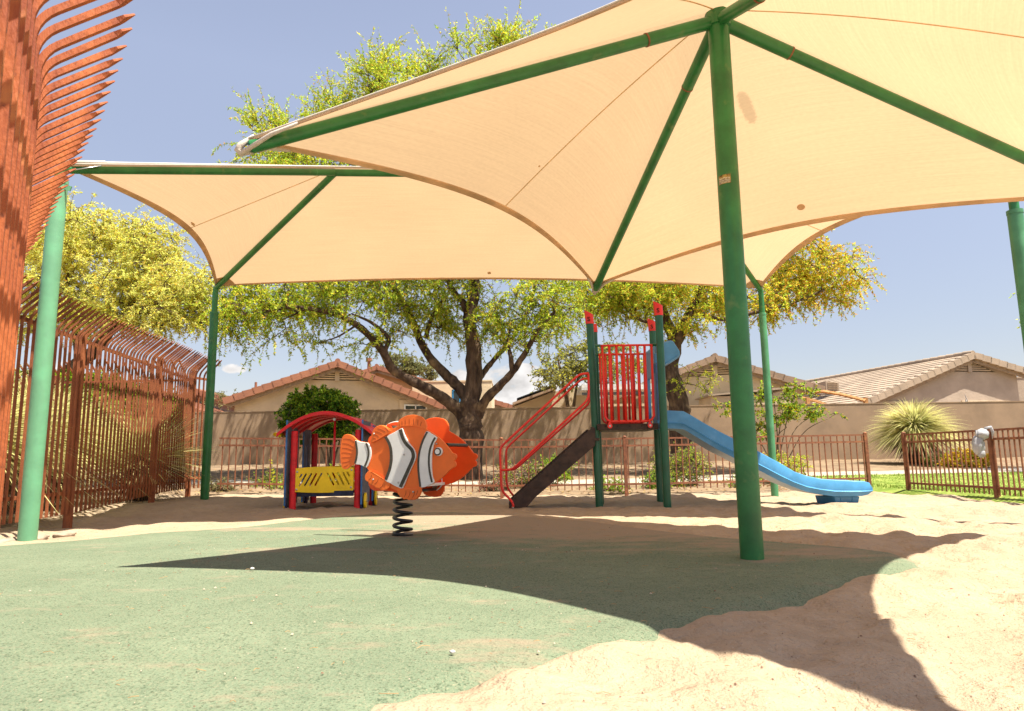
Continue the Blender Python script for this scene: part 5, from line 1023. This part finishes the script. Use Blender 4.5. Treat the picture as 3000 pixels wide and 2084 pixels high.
# ------------------------------------------------------------------ vegetation
def in_ell(p, ells):
    best = 1e9
    for c, r in ells: best = min(best, math.sqrt(((p[0] - c[0]) / r[0]) ** 2 + ((p[1] - c[1]) / r[1]) ** 2 + ((p[2] - c[2]) / r[2]) ** 2))
    return best
def curve_pts(P, k=4):
    P = [Vector(p) for p in P]; out = []
    for i in range(len(P) - 1):
        p0, p1, p2, p3 = P[max(i - 1, 0)], P[i], P[i + 1], P[min(i + 2, len(P) - 1)]
        for t in range(k):
            t /= k; out.append(.5 * ((2 * p1) + (-p0 + p2) * t + (2 * p0 - 5 * p1 + 4 * p2 - p3) * t * t + (-p0 + 3 * p1 - 3 * p2 + p3) * t ** 3))
    return out + [P[-1]]
def tree(name, label, base, limbs, ells, ncl, twigs, leaf, leafmats, barkm, twl=.55, lpt=26, droop=.4, upb=.2, group='trees around the playground', shell=.55, cat='tree', bumpy=.06, cols=None, matpick=None, seedn=1, cut=None, rough_twig=.006, uptop=1e9):
    """limbs: list of (points, r0, r1). crown of clumps in ellipsoids; every clump hangs on a branch, every branch on a limb"""
    rg = np.random.default_rng(seedn); root = thing(name, base, label, cat, group); tk = MB(); sk = []
    for pts, r0, r1 in limbs:
        P = curve_pts(pts, 5); n = len(P); rr = [r0 + (r1 - r0) * (i / (n - 1)) ** .8 for i in range(n)]
        if bumpy: P = [p + Vector((rg.normal(0, 1), rg.normal(0, 1), 0)) * bumpy * r_ * .9 for p, r_ in zip(P, rr)]; rr = [r_ * (1 + rg.normal(0, bumpy)) for r_ in rr]
        tk.tube(P, rr, 12, True)
        sk += [(p, r_) for p, r_ in zip(P, rr)][2:]
    # clump centres
    cl = []; 
    while len(cl) < ncl:
        i = rg.choice(len(ells), p=np.array([(e[1][0] * e[1][1] * e[1][2]) ** .6 for e in ells]) / sum((e[1][0] * e[1][1] * e[1][2]) ** .6 for e in ells)); c, r = ells[i]
        d = rg.normal(0, 1, 3); d /= np.linalg.norm(d); rad = (shell + (1 - shell) * rg.random() ** .6) if rg.random() < .75 else rg.random() ** .4 * .9
        p = np.array(c) + d * rad * np.array(r); 
        if cut and cut(p): continue
        cl.append(Vector(p))
    bark_nodes = np.array([list(p) for p, _ in sk]); rads = [r_ for _, r_ in sk]
    bpos = Vector(base)
    order = sorted(range(ncl), key=lambda i: min((cl[i] - p).length for p, _ in sk))
    nodes = list(bark_nodes); nr = list(rads)
    br = MB()
    for i in order:
        c = cl[i]; A = np.array(nodes); dd = np.linalg.norm(A - np.array(c), axis=1) + np.maximum(0, A[:, 2] - c.z) * .5
        j = int(np.argmin(dd)); s = Vector(A[j]); r0 = min(nr[j] * .6, .05); L = (c - s).length
        if L < .05: continue
        mid = s.lerp(c, .5) + Vector((rg.normal(0, .12), rg.normal(0, .12), rg.normal(.05, .1))) * L
        P = curve_pts([s, mid, c], 4); r0 = max(r0, .010); rr = [r0 + (.007 - r0) * t / (len(P) - 1) for t in range(len(P))]; br.tube(P, rr, 5, False)
        for p, r_ in list(zip(P, rr))[2:]: nodes.append(np.array(p)); nr.append(r_)
    C = []; Aa = []; Bb = []; col = []
    for c in cl:
        which = rg.random(); ub, dr = (.9, .12) if c.z > uptop else (upb, droop)
        for k in range(int(twigs * rg.uniform(.5, 1.5))):
            d = Vector(rg.normal(0, 1, 3)); d.normalize(); d.z = d.z * .7 + ub; d.normalize(); L = twl * rg.uniform(.5, 1.3); P = [c.copy()]; v = d.copy(); ns = 6
            for s in range(ns): v = (v + Vector((rg.normal(0, .14), rg.normal(0, .14), rg.normal(0, .1) - dr * s / ns))).normalized(); P.append(P[-1] + v * (L / ns))
            if rough_twig: br.tube(P, [rough_twig * (1 - .13 * t) for t in range(ns + 1)], 3, False)
            m_ = int(lpt * rg.uniform(.7, 1.2)); ts = rg.uniform(.12, 1, m_) * ns; 
            for t in ts:
                a = min(int(t), ns - 1); p = P[a].lerp(P[a + 1], t - a); ld = Vector(rg.normal(0, 1, 3)); ld.normalize(); ld = (ld + (P[a + 1] - P[a]).normalized() * .7).normalized(); wn = ld.cross(Vector(rg.normal(0, 1, 3))).normalized(); l = leaf[0] * rg.uniform(.6, 1.3)
                C.append(tuple(p + ld * l * .8)); Aa.append(tuple(ld * l)); Bb.append(tuple(wn * leaf[1] * rg.uniform(.7, 1.3))); col.append(which)
    to = tk.build('trunk', barkm, root, True); b_o = br.build('branches', barkm, root, True)
    C = np.array(C); Aa = np.array(Aa); Bb = np.array(Bb); col = np.array(col); bb = np.array(base)
    mi = matpick(C, rg) if matpick else np.zeros(len(C), int)
    # one crown mesh, several leaf materials
    o = quads('crown', C, Aa, Bb, leafmats[0], root, base=bpos)
    for m_ in leafmats[1:]: o.data.materials.append(m_)
    o.data.polygons.foreach_set('material_index', mi.astype(np.int32)); return root
def Pz(dx, dy, Y): return at(dx, dy, Y)
# big central tree
TY = 16.2; tb = Pz(1052, 1000, TY); tb.z = gz(tb.x, TY) - .1
T1 = [([(tb.x, TY, tb.z), Pz(1056, 985, TY), Pz(1055, 945, TY), Pz(1056, 905, TY), Pz(1064, 850, TY), Pz(1062, 780, TY), Pz(1053, 715, TY), Pz(1064, 660, TY), Pz(1066, 600, TY), Pz(1050, 480, TY - .3), Pz(1020, 330, TY - .4)], .33, .06),
      ([Pz(1050, 960, TY), Pz(1032, 925, TY), Pz(985, 888, TY - .3), Pz(930, 858, TY - .6), Pz(880, 828, TY - .8), Pz(860, 790, TY - 1), Pz(820, 745, TY - 1.2), Pz(775, 715, TY - 1.4), Pz(730, 700, TY - 1.7), Pz(660, 690, TY - 2), Pz(590, 700, TY - 2.1)], .17, .03),
      ([Pz(1053, 910, TY), Pz(1038, 880, TY + .1), Pz(1007, 847, TY + .2), Pz(967, 806, TY + .3), Pz(943, 764, TY + .4), Pz(912, 690, TY + .5), Pz(880, 640, TY + .7), Pz(830, 560, TY + .8), Pz(790, 470, TY + .7)], .16, .04),
      ([Pz(1070, 935, TY), Pz(1090, 898, TY - .2), Pz(1125, 862, TY - .4), Pz(1150, 835, TY - .5), Pz(1180, 790, TY - .6), Pz(1205, 745, TY - .8), Pz(1245, 700, TY - 1)], .14, .035),
      ([Pz(1150, 835, TY - .5), Pz(1146, 800, TY - .5), Pz(1140, 765, TY - .3), Pz(1150, 720, TY)], .07, .025),
      ([Pz(1068, 860, TY), Pz(1090, 830, TY + .3), Pz(1115, 800, TY + .5), Pz(1150, 760, TY + .7), Pz(1190, 680, TY + .9), Pz(1220, 560, TY + 1)], .085, .03),
      ([Pz(1056, 725, TY), Pz(1040, 680, TY), Pz(1015, 650, TY), Pz(990, 590, TY - .2), Pz(960, 480, TY - .3)], .10, .03),
      ([Pz(955, 760, TY + .35), Pz(968, 715, TY + .3), Pz(985, 690, TY + .2), Pz(1000, 650, TY)], .07, .02),
      ([Pz(860, 790, TY - 1), Pz(872, 760, TY - 1), Pz(835, 725, TY - 1), Pz(790, 705, TY - 1.2)], .07, .02),
      ([Pz(800, 730, TY - 1.3), Pz(760, 755, TY - 1.5), Pz(730, 765, TY - 1.6)], .03, .01),
      ([Pz(690, 692, TY - 1.8), Pz(630, 720, TY - 1.8)], .03, .01)]
zc = lambda dx, dy, Y=TY: tuple(Pz(dx, dy, Y))
E1 = [(zc(960, 430), (3.5, 2.6, 2.7)), (zc(760, 480), (2.7, 2.2, 2.0)), (zc(1130, 330), (2.3, 2.2, 2.5)), (zc(640, 660, 14.6), (1.75, 1.6, .62)), (zc(820, 650, 15), (1.6, 1.8, .7)), (zc(1000, 680, 16.8), (1.5, 1.8, .55)), (zc(1180, 705, 15.6), (1.25, 1.3, .85)), (zc(1245, 650, 15.8), (1.0, 1.3, 1.0)), (zc(640, 430, 15.5), (1.1, 1.5, 1.5)), (zc(1190, 155, 16), (.8, 1.0, .6)), (zc(1134, 140, 16), (.75, 1.0, .7)), (zc(1043, 140, 16), (.75, 1.0, .7)), (zc(960, 190, 16), (.8, 1.0, .65)), (zc(870, 195, 16), (.8, 1.0, .7)), (zc(775, 250, 16), (.75, 1.0, .6)), (zc(605, 315, 15.6), (.6, 1.0, .5)), (zc(690, 290, 15.8), (.7, 1.0, .4)), ((-6.5, 20.5, 7.0), (2.6, 1.0, 1.0)), ((-2.5, 20.7, 7.0), (2.8, 1.0, 1.1)), ((1.2, 20.7, 7.0), (2.4, 1.0, 1.0)), (zc(560, 700, 14.4), (1.0, .9, .45)), (zc(545, 725, 14.4), (.8, .7, .3)), (zc(660, 755, 14.6), (.6, .6, .22)), (zc(825, 762, 15.2), (.5, .6, .25)), (zc(905, 735, 15.8), (.5, .6, .25)), (zc(1010, 735, 16.6), (.5, .6, .3)), (zc(1105, 735, 16.2), (.6, .7, .35))]  # rear crown masses hidden behind the canopy are added to shade the boundary wall
tree('mesquite_tree', 'large spreading mesquite tree with dark forked trunk in the centre behind the spring rider', (tb.x, TY, 0), T1, E1, 980, 9, (.040, .0118), [LEAF1, LEAFY, CATK], BARK, twl=.78, lpt=42, droop=.55, upb=.1, shell=.35, matpick=lambda C, rg: rg.choice(3, len(C), p=[.62, .33, .05]), seedn=11, uptop=8.4)
# lacy top shoots above the near canopy
# right tree with yellow catkins
RY = 17.0; rb0 = Pz(1528, 1000, RY); rb0.z = gz(rb0.x, RY) - .1
T2 = [([tuple(rb0), Pz(1528, 960, RY), Pz(1522, 900, RY), Pz(1508, 850, RY), Pz(1502, 800, RY), Pz(1512, 765, RY), Pz(1495, 720, RY), Pz(1478, 660, RY), Pz(1465, 590, RY)], .34, .07),
      ([Pz(1506, 830, RY), Pz(1516, 780, RY - .1), Pz(1532, 735, RY - .2), Pz(1555, 690, RY - .3), Pz(1575, 645, RY - .4), Pz(1600, 590, RY - .5)], .2, .05),
      ([Pz(1556, 690, RY - .3), Pz(1590, 712, RY - .6), Pz(1640, 715, RY - .9), Pz(1700, 700, RY - 1.1), Pz(1780, 680, RY - 1.1), Pz(1850, 650, RY - 1.1)], .07, .025),
      ([Pz(1580, 640, RY - .4), Pz(1650, 620, RY - .2), Pz(1740, 610, RY), Pz(1820, 590, RY + .1)], .06, .02),
      ([Pz(1490, 700, RY), Pz(1450, 690, RY + .2), Pz(1400, 700, RY + .3), Pz(1350, 690, RY + .3)], .06, .02),
      ([Pz(1497, 725, RY), Pz(1440, 720, RY - .3), Pz(1390, 680, RY - .5)], .05, .02)]
E2 = [(zc(1660, 640, RY - .6), (2.0, 1.7, .8)), (zc(1830, 615, RY - .4), (1.25, 1.5, .62)), (zc(1480, 650, RY), (1.9, 1.6, .8)), (zc(1370, 690, RY + .2), (1.0, 1.3, .65)), (zc(1740, 700, RY - .8), (.5, .8, .55)), (zc(1880, 640, RY - .4), (.75, 1.2, .6)), (zc(1420, 620, RY), (2.0, 1.6, .8)), (zc(1560, 720, RY - .5), (.9, .8, .4)), ((4.2, 20.6, 6.9), (1.6, 1.0, 1.0)), (zc(1500, 600, 20), (3.2, 1.4, 1.2)), (zc(1780, 590, RY - .3), (1.5, 1.4, .6)), (zc(1400, 670, RY), (1.3, 1.4, .5))]  # crown lobes farthest back are added to throw shade on the wall
tree('mesquite_tree', 'right mesquite tree with golden yellow catkins behind the slide structure', (rb0.x, RY, 0), T2, E2, 330, 10, (.042, .0125), [LEAF1, LEAFY, CATK], BARK, twl=.62, lpt=38, droop=.6, upb=.05, shell=.35, matpick=lambda C, rg: np.where(rg.random(len(C)) < np.clip(.05 + (C[:, 0] - 1.5) * .07, .03, .46), 2, rg.choice(2, len(C), p=[.6, .4])), seedn=12)
# sparse green shoots on the right trunk
tree('trunk_shoot_shrub', 'loose green shoots sprouting beside the right mesquite trunk', tuple(Pz(1545, 985, RY - .6)[:2]) + (gz(3, RY),), [([tuple(Pz(1545, 985, RY - .6)[:2]) + (gz(3, RY),), Pz(1532, 900, RY - .6), Pz(1520, 840, RY - .6)], .02, .01)], [(zc(1528, 860, RY - .6), (.3, .3, .45)), (zc(1575, 860, RY - .5), (.4, .3, .3))], 12, 5, (.03, .011), [LEAF1, LEAFY], BARK, twl=.42, lpt=18, cat='shrub', group='shrubs and bushes in the planting bed', matpick=lambda C, rg: rg.choice(2, len(C)), seedn=21)
# left tree, bright yellow green
LY = 14.8; lb = Pz(235, 960, LY); lb.z = gz(lb.x, LY)
T3 = [([(lb.x - 1.5, LY, lb.z), Pz(90, 885, LY), Pz(140, 850, LY), Pz(180, 812, LY), Pz(215, 785, LY), Pz(250, 740, LY), Pz(290, 690, LY), Pz(300, 620, LY)], .24, .06),
      ([Pz(180, 812, LY), Pz(170, 740, LY), Pz(150, 660, LY), Pz(160, 560, LY)], .12, .03), ([Pz(250, 740, LY), Pz(330, 690, LY - .4), Pz(400, 660, LY - .6), Pz(450, 640, LY - .6)], .07, .02), ([Pz(290, 690, LY), Pz(340, 610, LY + .3), Pz(360, 550, LY + .3)], .06, .02)]
E3 = [(zc(230, 600, LY), (1.9, 1.8, 1.15)), (zc(110, 590, LY), (1.6, 1.8, .9)), (zc(345, 640, LY), (1.1, 1.4, .8)), (zc(215, 520, LY), (1.0, 1.2, .55)), (zc(400, 690, LY - .5), (.7, 1.0, .55)), (zc(330, 550, LY), (.6, 1.0, .5)), (zc(60, 700, LY), (1.4, 1.4, .6)), (zc(250, 700, LY), (1.6, 1.4, .4)), (zc(430, 650, LY - .5), (.5, .8, .6))]
tree('mesquite_tree', 'bright yellow green mesquite tree rising above the tall left fence', (lb.x - 1.5, LY, 0), T3, E3, 330, 10, (.036, .0105), [LEAFL, LEAFY, CATK], BARK, twl=.62, lpt=48, droop=.5, upb=.15, shell=.3, matpick=lambda C, rg: rg.choice(3, len(C), p=[.78, .14, .08]), seedn=13)
# pale olive trees beyond the wall
p = Pz(1265, 860, 25.5); tree('olive_tree', 'pale olive green tree over the wall left of the slide stairs', (p.x, 25.5, .48), [([(p.x + .3, 25.5, .48), (p.x + .25, 25.5, 1.8), Pz(1262, 850, 25.5), Pz(1250, 800, 25.5)], .12, .03), ([(p.x + .25, 25.5, 1.9), Pz(1300, 840, 25.5), Pz(1330, 810, 25.5)], .07, .02)], [(zc(1250, 835, 25.5), (1.0, 1.0, .75)), (zc(1310, 815, 25.5), (1.1, 1.0, .8)), (zc(1370, 820, 25.5), (1.2, 1.0, .9))], 120, 8, (.055, .018), [LEAFO, LEAFY], BARKP, twl=.42, lpt=22, droop=.3, matpick=lambda C, rg: rg.choice(2, len(C), p=[.75, .25]), seedn=14, bumpy=.03)
p = Pz(925, 830, 42); tree('olive_tree', 'distant pale olive tree crown behind the terracotta roof', (p.x, 42, .48), [([(p.x, 42, .48), (p.x, 42, 3)], .15, .05)], [(zc(905, 820, 42), (1.0, 1.0, .8)), (zc(945, 835, 42), (1.0, 1.0, .6))], 60, 9, (.09, .035), [LEAFO], BARKP, twl=.5, lpt=18, seedn=15)
p = Pz(500, 895, 34); tree('olive_tree', 'small thin treetop beside the far left post over the wall', (p.x, 34, .48), [([(p.x, 34, .48), (p.x, 34, 2.8)], .08, .03)], [(zc(500, 898, 34), (.8, .8, .35))], 14, 7, (.06, .02), [LEAFO], BARKP, twl=.4, lpt=14, seedn=16)
# clipped round bush tree behind the playhouse
BY = 15.8; p = Pz(745, 1040, BY); g = gz(p.x, BY); stems = []
for k, (a, c) in enumerate(((712, 1040), (730, 1035), (748, 1040), (765, 1035), (742, 1030))): stems.append(([(p.x + (k - 2) * .03, BY, g - .05), Pz(a * .4 + 742 * .6, 1030, BY), Pz(a, 985, BY + .1 * (k - 2))], .032, .02))
tree('round_bush', 'dense round dark green clipped bush on slim stems behind the playhouse', (p.x, BY, g), stems, [(zc(713, 932, BY), (.80, .75, .60)), (zc(745, 938, BY), (.6, .75, .55)), (zc(680, 955, BY), (.45, .6, .42))], 420, 10, (.030, .016), [LEAFD, LEAF1], BARKP, twl=.17, lpt=20, droop=.0, upb=.1, shell=.8, cat='bush', group='shrubs and bushes in the planting bed', matpick=lambda C, rg: np.where(rg.random(len(C)) < .3 + .2 * (C[:, 2] > 2.0), 1, 0), seedn=17, rough_twig=.003)
# loose yellow flowering shrub behind the right posts
SY = 15.2; p = Pz(1745, 1035, SY); g = gz(p.x, SY); stems = []
for a, c in ((1680, 930), (1700, 880), (1730, 860), (1760, 905), (1790, 870), (1830, 930), (1765, 960), (1640, 925), (1862, 938)): stems.append(([(p.x + rng.normal(0, .08), SY, g - .05), Pz((a + 1745) / 2 + rng.normal(0, 6), (c + 1035) / 2 - 10, SY), Pz(a, c, SY + rng.normal(0, .2))], .014, .007))
tree('flowering_shrub', 'airy leggy shrub with yellow flowers behind the fence right of the slide', (p.x, SY, g), stems, [(zc(1790, 880, SY), (.42, .35, .22)), (zc(1630, 922, SY), (.28, .3, .16)), (zc(1850, 930, SY), (.38, .3, .17)), (zc(1735, 920, SY), (.38, .4, .38)), (zc(1790, 925, SY), (.5, .4, .22)), (zc(1715, 970, SY), (.3, .3, .2)), (zc(1700, 870, SY), (.18, .2, .3))], 85, 6, (.028, .013), [LEAF1, LEAFD, FLOWER], BARKP, twl=.2, lpt=17, cat='shrub', group='shrubs and bushes in the planting bed', matpick=lambda C, rg: rg.choice(3, len(C), p=[.58, .28, .14]), seedn=18, rough_twig=.003)
# low shrubs along the bed
def lowshrub(dx, dy0, Y, rx, rz, label, mats, pr, sd_, n=40, leaf=(.022, .010), twl=.22):
    p = Pz(dx, dy0, Y); g = gz(p.x, Y); tree('shrub', label, (p.x, Y, g), [([(p.x + s_ * rx * .0, Y, g - .03), (p.x + s_ * rx * .3, Y, g + rz * .5), (p.x + s_ * rx * .6, Y, g + rz)], .012, .006) for s_ in (-1, -.4, .3, .9)], [((p.x, Y, g + rz * .75), (rx, rx * .7, rz * .8))], n, 6, leaf, mats, BARKP, twl=twl, lpt=15, droop=.2, upb=.25, cat='shrub', group='shrubs and bushes in the planting bed', matpick=lambda C, rg: rg.choice(len(mats), len(C), p=pr), seedn=sd_, rough_twig=.0025, bumpy=0)
PINK = leafm('pink_bloom', (.50, .16, .14), .4, (.35, .12, .10), .3)
lowshrub(1165, 1080, 14.3, .55, .34, 'grey green low shrub with pink blooms left of the slide stairs', [LEAFG, LEAF1, PINK], [.6, .25, .15], 31, 60)
lowshrub(1245, 1060, 14.4, .36, .42, 'fresh green feathery shrub just behind the slide stairs', [LEAF1, LEAFD], [.7, .3], 32, 40)
lowshrub(1110, 1100, 13.5, .3, .16, 'small pinkish ground shrub between spring rider and stairs', [LEAFG, PINK], [.75, .25], 33, 25)
lowshrub(1525, 1095, 14.2, .62, .50, 'wide bushy olive green shrub behind the slide posts', [LEAFG, LEAF1, LEAFY], [.5, .35, .15], 34, 95)
lowshrub(1480, 1105, 13.5, .28, .22, 'small green shrub at the fence just left of the tall slide posts', [LEAF1, LEAFD], [.5, .5], 35, 25)
lowshrub(1372, 1108, 13.2, .3, .14, 'tiny green sprout patch beyond the fence between the slide posts', [LEAF1, LEAFD], [.7, .3], 36, 20)
lowshrub(1765, 1090, 14.4, .55, .42, 'yellowish green shrub behind the fence under the slide end', [LEAFY, LEAF1, PINK], [.55, .35, .1], 37, 75)
lowshrub(1670, 1105, 13.6, .3, .15, 'low green shrub hidden behind the centre post', [LEAF1, LEAFG], [.6, .4], 38, 20)
lowshrub(600, 1085, 14.2, .28, .20, 'pale leggy shrub behind the fence left of the playhouse', [LEAFG, LEAF1], [.6, .4], 39, 24)
lowshrub(640, 1105, 13.4, .35, .10, 'flat green ground shrub by the left foot of the playhouse', [LEAF1, LEAFG], [.6, .4], 40, 22)
lowshrub(493, 1108, 13.3, .28, .10, 'dry straw coloured shrub beside the far left post base', [LEAFO, LEAFST], [.6, .4], 41, 24)
lowshrub(770, 1070, 14.6, .35, .26, 'yellow green shrub seen through the playhouse', [LEAFY, LEAF1], [.5, .5], 42, 36)
lowshrub(970, 1075, 14.6, .4, .24, 'grey green shrub directly behind the spring rider', [LEAFG, LEAF1], [.6, .4], 43, 30)
lowshrub(2170, 1052, 17.8, .62, .30, 'mound of bright yellow flowers behind the right gate fence', [FLOWER, LEAF1], [.82, .18], 44, 90, (.028, .018), .16)
lowshrub(2100, 1052, 18.6, .4, .22, 'dull olive shrub left of the yellow flower mound', [LEAFO, LEAF1], [.6, .4], 45, 30)
# tall thin stalks left of the playhouse
for i, (x0, x1, y1) in enumerate(((612, 606, 1030), (632, 643, 1022))):
    b0 = Pz(x0, 1100, 13.9); g = gz(b0.x, 13.9); rt = thing('stalk_plant', (b0.x, 13.9, g), ('left', 'right')[i] + ' one of two thin leafy stalks behind the fence left of the playhouse', 'plant', 'thin leafy stalks')
    top_ = Pz(x1, y1, 13.9); P = curve_pts([(b0.x, 13.9, g), Vector((b0.x, 13.9, g)).lerp(top_, .5) + Vector((.02, 0, 0)), top_], 5); b_ = MB(); b_.tube(P, .006, 5); b_.build('stem', BARKP, rt)
    C = []; A = []; B = []
    for k in range(70):
        t = rng.uniform(.1, 1); j = min(int(t * (len(P) - 1)), len(P) - 2); p = P[j]; d = Vector((rng.normal(0, 1), rng.normal(0, .6), rng.uniform(.2, 1))).normalized(); l = .032 * (1.2 - .5 * t); C.append(tuple(p + d * l)); A.append(tuple(d * l)); B.append(tuple(d.cross(Vector((0, 1, 0))).normalized() * .011))
    quads('leaves', np.array(C), np.array(A), np.array(B), LEAFY, rt, base=rt.location)
# stiff spiky plants: long thin leaves in a sphere, dry skirt below
def sotol(name, label, base, R_, n, skirt=300, sd_=1, elmin=-.25, w_=.012, zc_=.55, group='big spiky sotol plants', drop=.35, trunk_r=.16):
    rg = np.random.default_rng(sd_); bx, by = base; g = gz(bx, by); rt = thing(name, (bx, by, g), label, 'plant', group); c = Vector((bx, by, g + zc_))
    def leaves(nn_, el0, el1, L0, L1, drp, m, nm, ww):
        V = []; F = []
        for i in range(nn_):
            a = rg.uniform(0, 2 * math.pi); e = math.asin(rg.uniform(math.sin(el0), math.sin(el1))); d = Vector((math.cos(a) * math.cos(e), math.sin(a) * math.cos(e), math.sin(e))); L = rg.uniform(L0, L1); sdv = d.cross(Vector((0, 0, 1))); sdv = (sdv.normalized() if sdv.length > .05 else Vector((1, 0, 0))) * ww * rg.uniform(.7, 1.2)
            rot = Matrix.Rotation(rg.uniform(-.6, .6), 3, d); sdv = rot @ sdv; o = len(V); K = 5
            for k in range(K + 1):
                t = k / K; p = c + d * (.08 + L * t) - Vector((0, 0, drp * L * t ** 2.2)); wd = (1 - .92 * t ** 1.5); V += [p - sdv * wd, p + sdv * wd]
            F += [(o + 2 * k, o + 2 * k + 1, o + 2 * k + 3, o + 2 * k + 2) for k in range(K)]
        V = [v - rt.location for v in V]; me = bpy.data.meshes.new(nm); me.from_pydata([tuple(v) for v in V], [], F); me.materials.append(m); me.update(); o_ = bpy.data.objects.new(nm, me); sc.collection.objects.link(o_); o_.parent = rt
    leaves(n, elmin, 1.5, R_ * .55, R_ * 1.08, drop, LEAFS, 'leaves', w_)
    if skirt: leaves(skirt, -1.15, elmin + .1, R_ * .35, R_ * .8, .12, LEAFST, 'dry_skirt', w_ * 1.1)
    b_ = MB(); b_.tube([(bx, by, g - .05), (bx, by, g + zc_)], [trunk_r, trunk_r * .8], 12); b_.build('trunk', BARK, rt, True)
sotol('sotol_plant', 'big sotol with straw tips against the bright wall right of the slide', (Pz(2055, 990, 19.4).x, 19.4), 1.34, 2400, 900, 51, -.25, .015, .98, trunk_r=.3, drop=.34)
sotol('sotol_plant', 'large grey green spiky sotol behind the tall fence, nearest the left post', (-6.45, 8.0), 1.6, 1500, 700, 52, -.2, .013, .95)
sotol('sotol_plant', 'spiky sotol in the middle of the tall left fence with dry brown skirt', (-6.9, 9.9), 1.55, 1500, 700, 53, -.2, .013, .9)
sotol('sotol_plant', 'spiky sotol at the far fence corner poking its leaves past the green post', (-6.1, 11.3), 1.2, 950, 500, 54, -.2, .010, .62, drop=.15)
sotol('sotol_plant', 'spiky sotol tucked between the two fences where the far fence crosses', (-7.9, 11.9), 1.5, 1100, 400, 58, -.1, .013, 1.0)
sotol('sotol_plant', 'spiky sotol deep in the garden against the crossing fence', (-9.2, 11.0), 1.7, 1300, 400, 55, -.1, .013, .8)
# green hedge inside the left garden, behind the far crossing fence
p = (-9.5, 14.4); tree('hedge', 'green leafy hedge glimpsed low through the tall left fence', (p[0], p[1], gz(*p)), [([(p[0], p[1], 0), (p[0], p[1], 1.3)], .05, .02)], [((-9.8, 14.4, 1.8), (2.8, .6, .9)), ((-8.6, 14.6, 1.6), (1.6, .5, .95))], 480, 9, (.04, .022), [LEAF1, LEAFD], BARKP, twl=.3, lpt=16, cat='hedge', group='shrubs and bushes in the planting bed', matpick=lambda C, rg: rg.choice(2, len(C), p=[.7, .3]), seedn=56, rough_twig=.003)
# leafy tip entering at the right edge
p = Pz(2350, 780, 16); tree('mesquite_tree', 'tree at the right frame edge, only a leafy tip showing behind the right post', (p.x + 1.2, 16, .16), [([(p.x + 1.2, 16, .1), (p.x + 1.1, 16, 3), (p.x + .6, 16, 4.2)], .15, .04)], [((p.x + 1.0, 16, 4.4), (1.15, 1.2, .9))], 45, 8, (.042, .012), [LEAF1, LEAFY], BARK, twl=.5, lpt=28, matpick=lambda C, rg: rg.choice(2, len(C)), seedn=57)
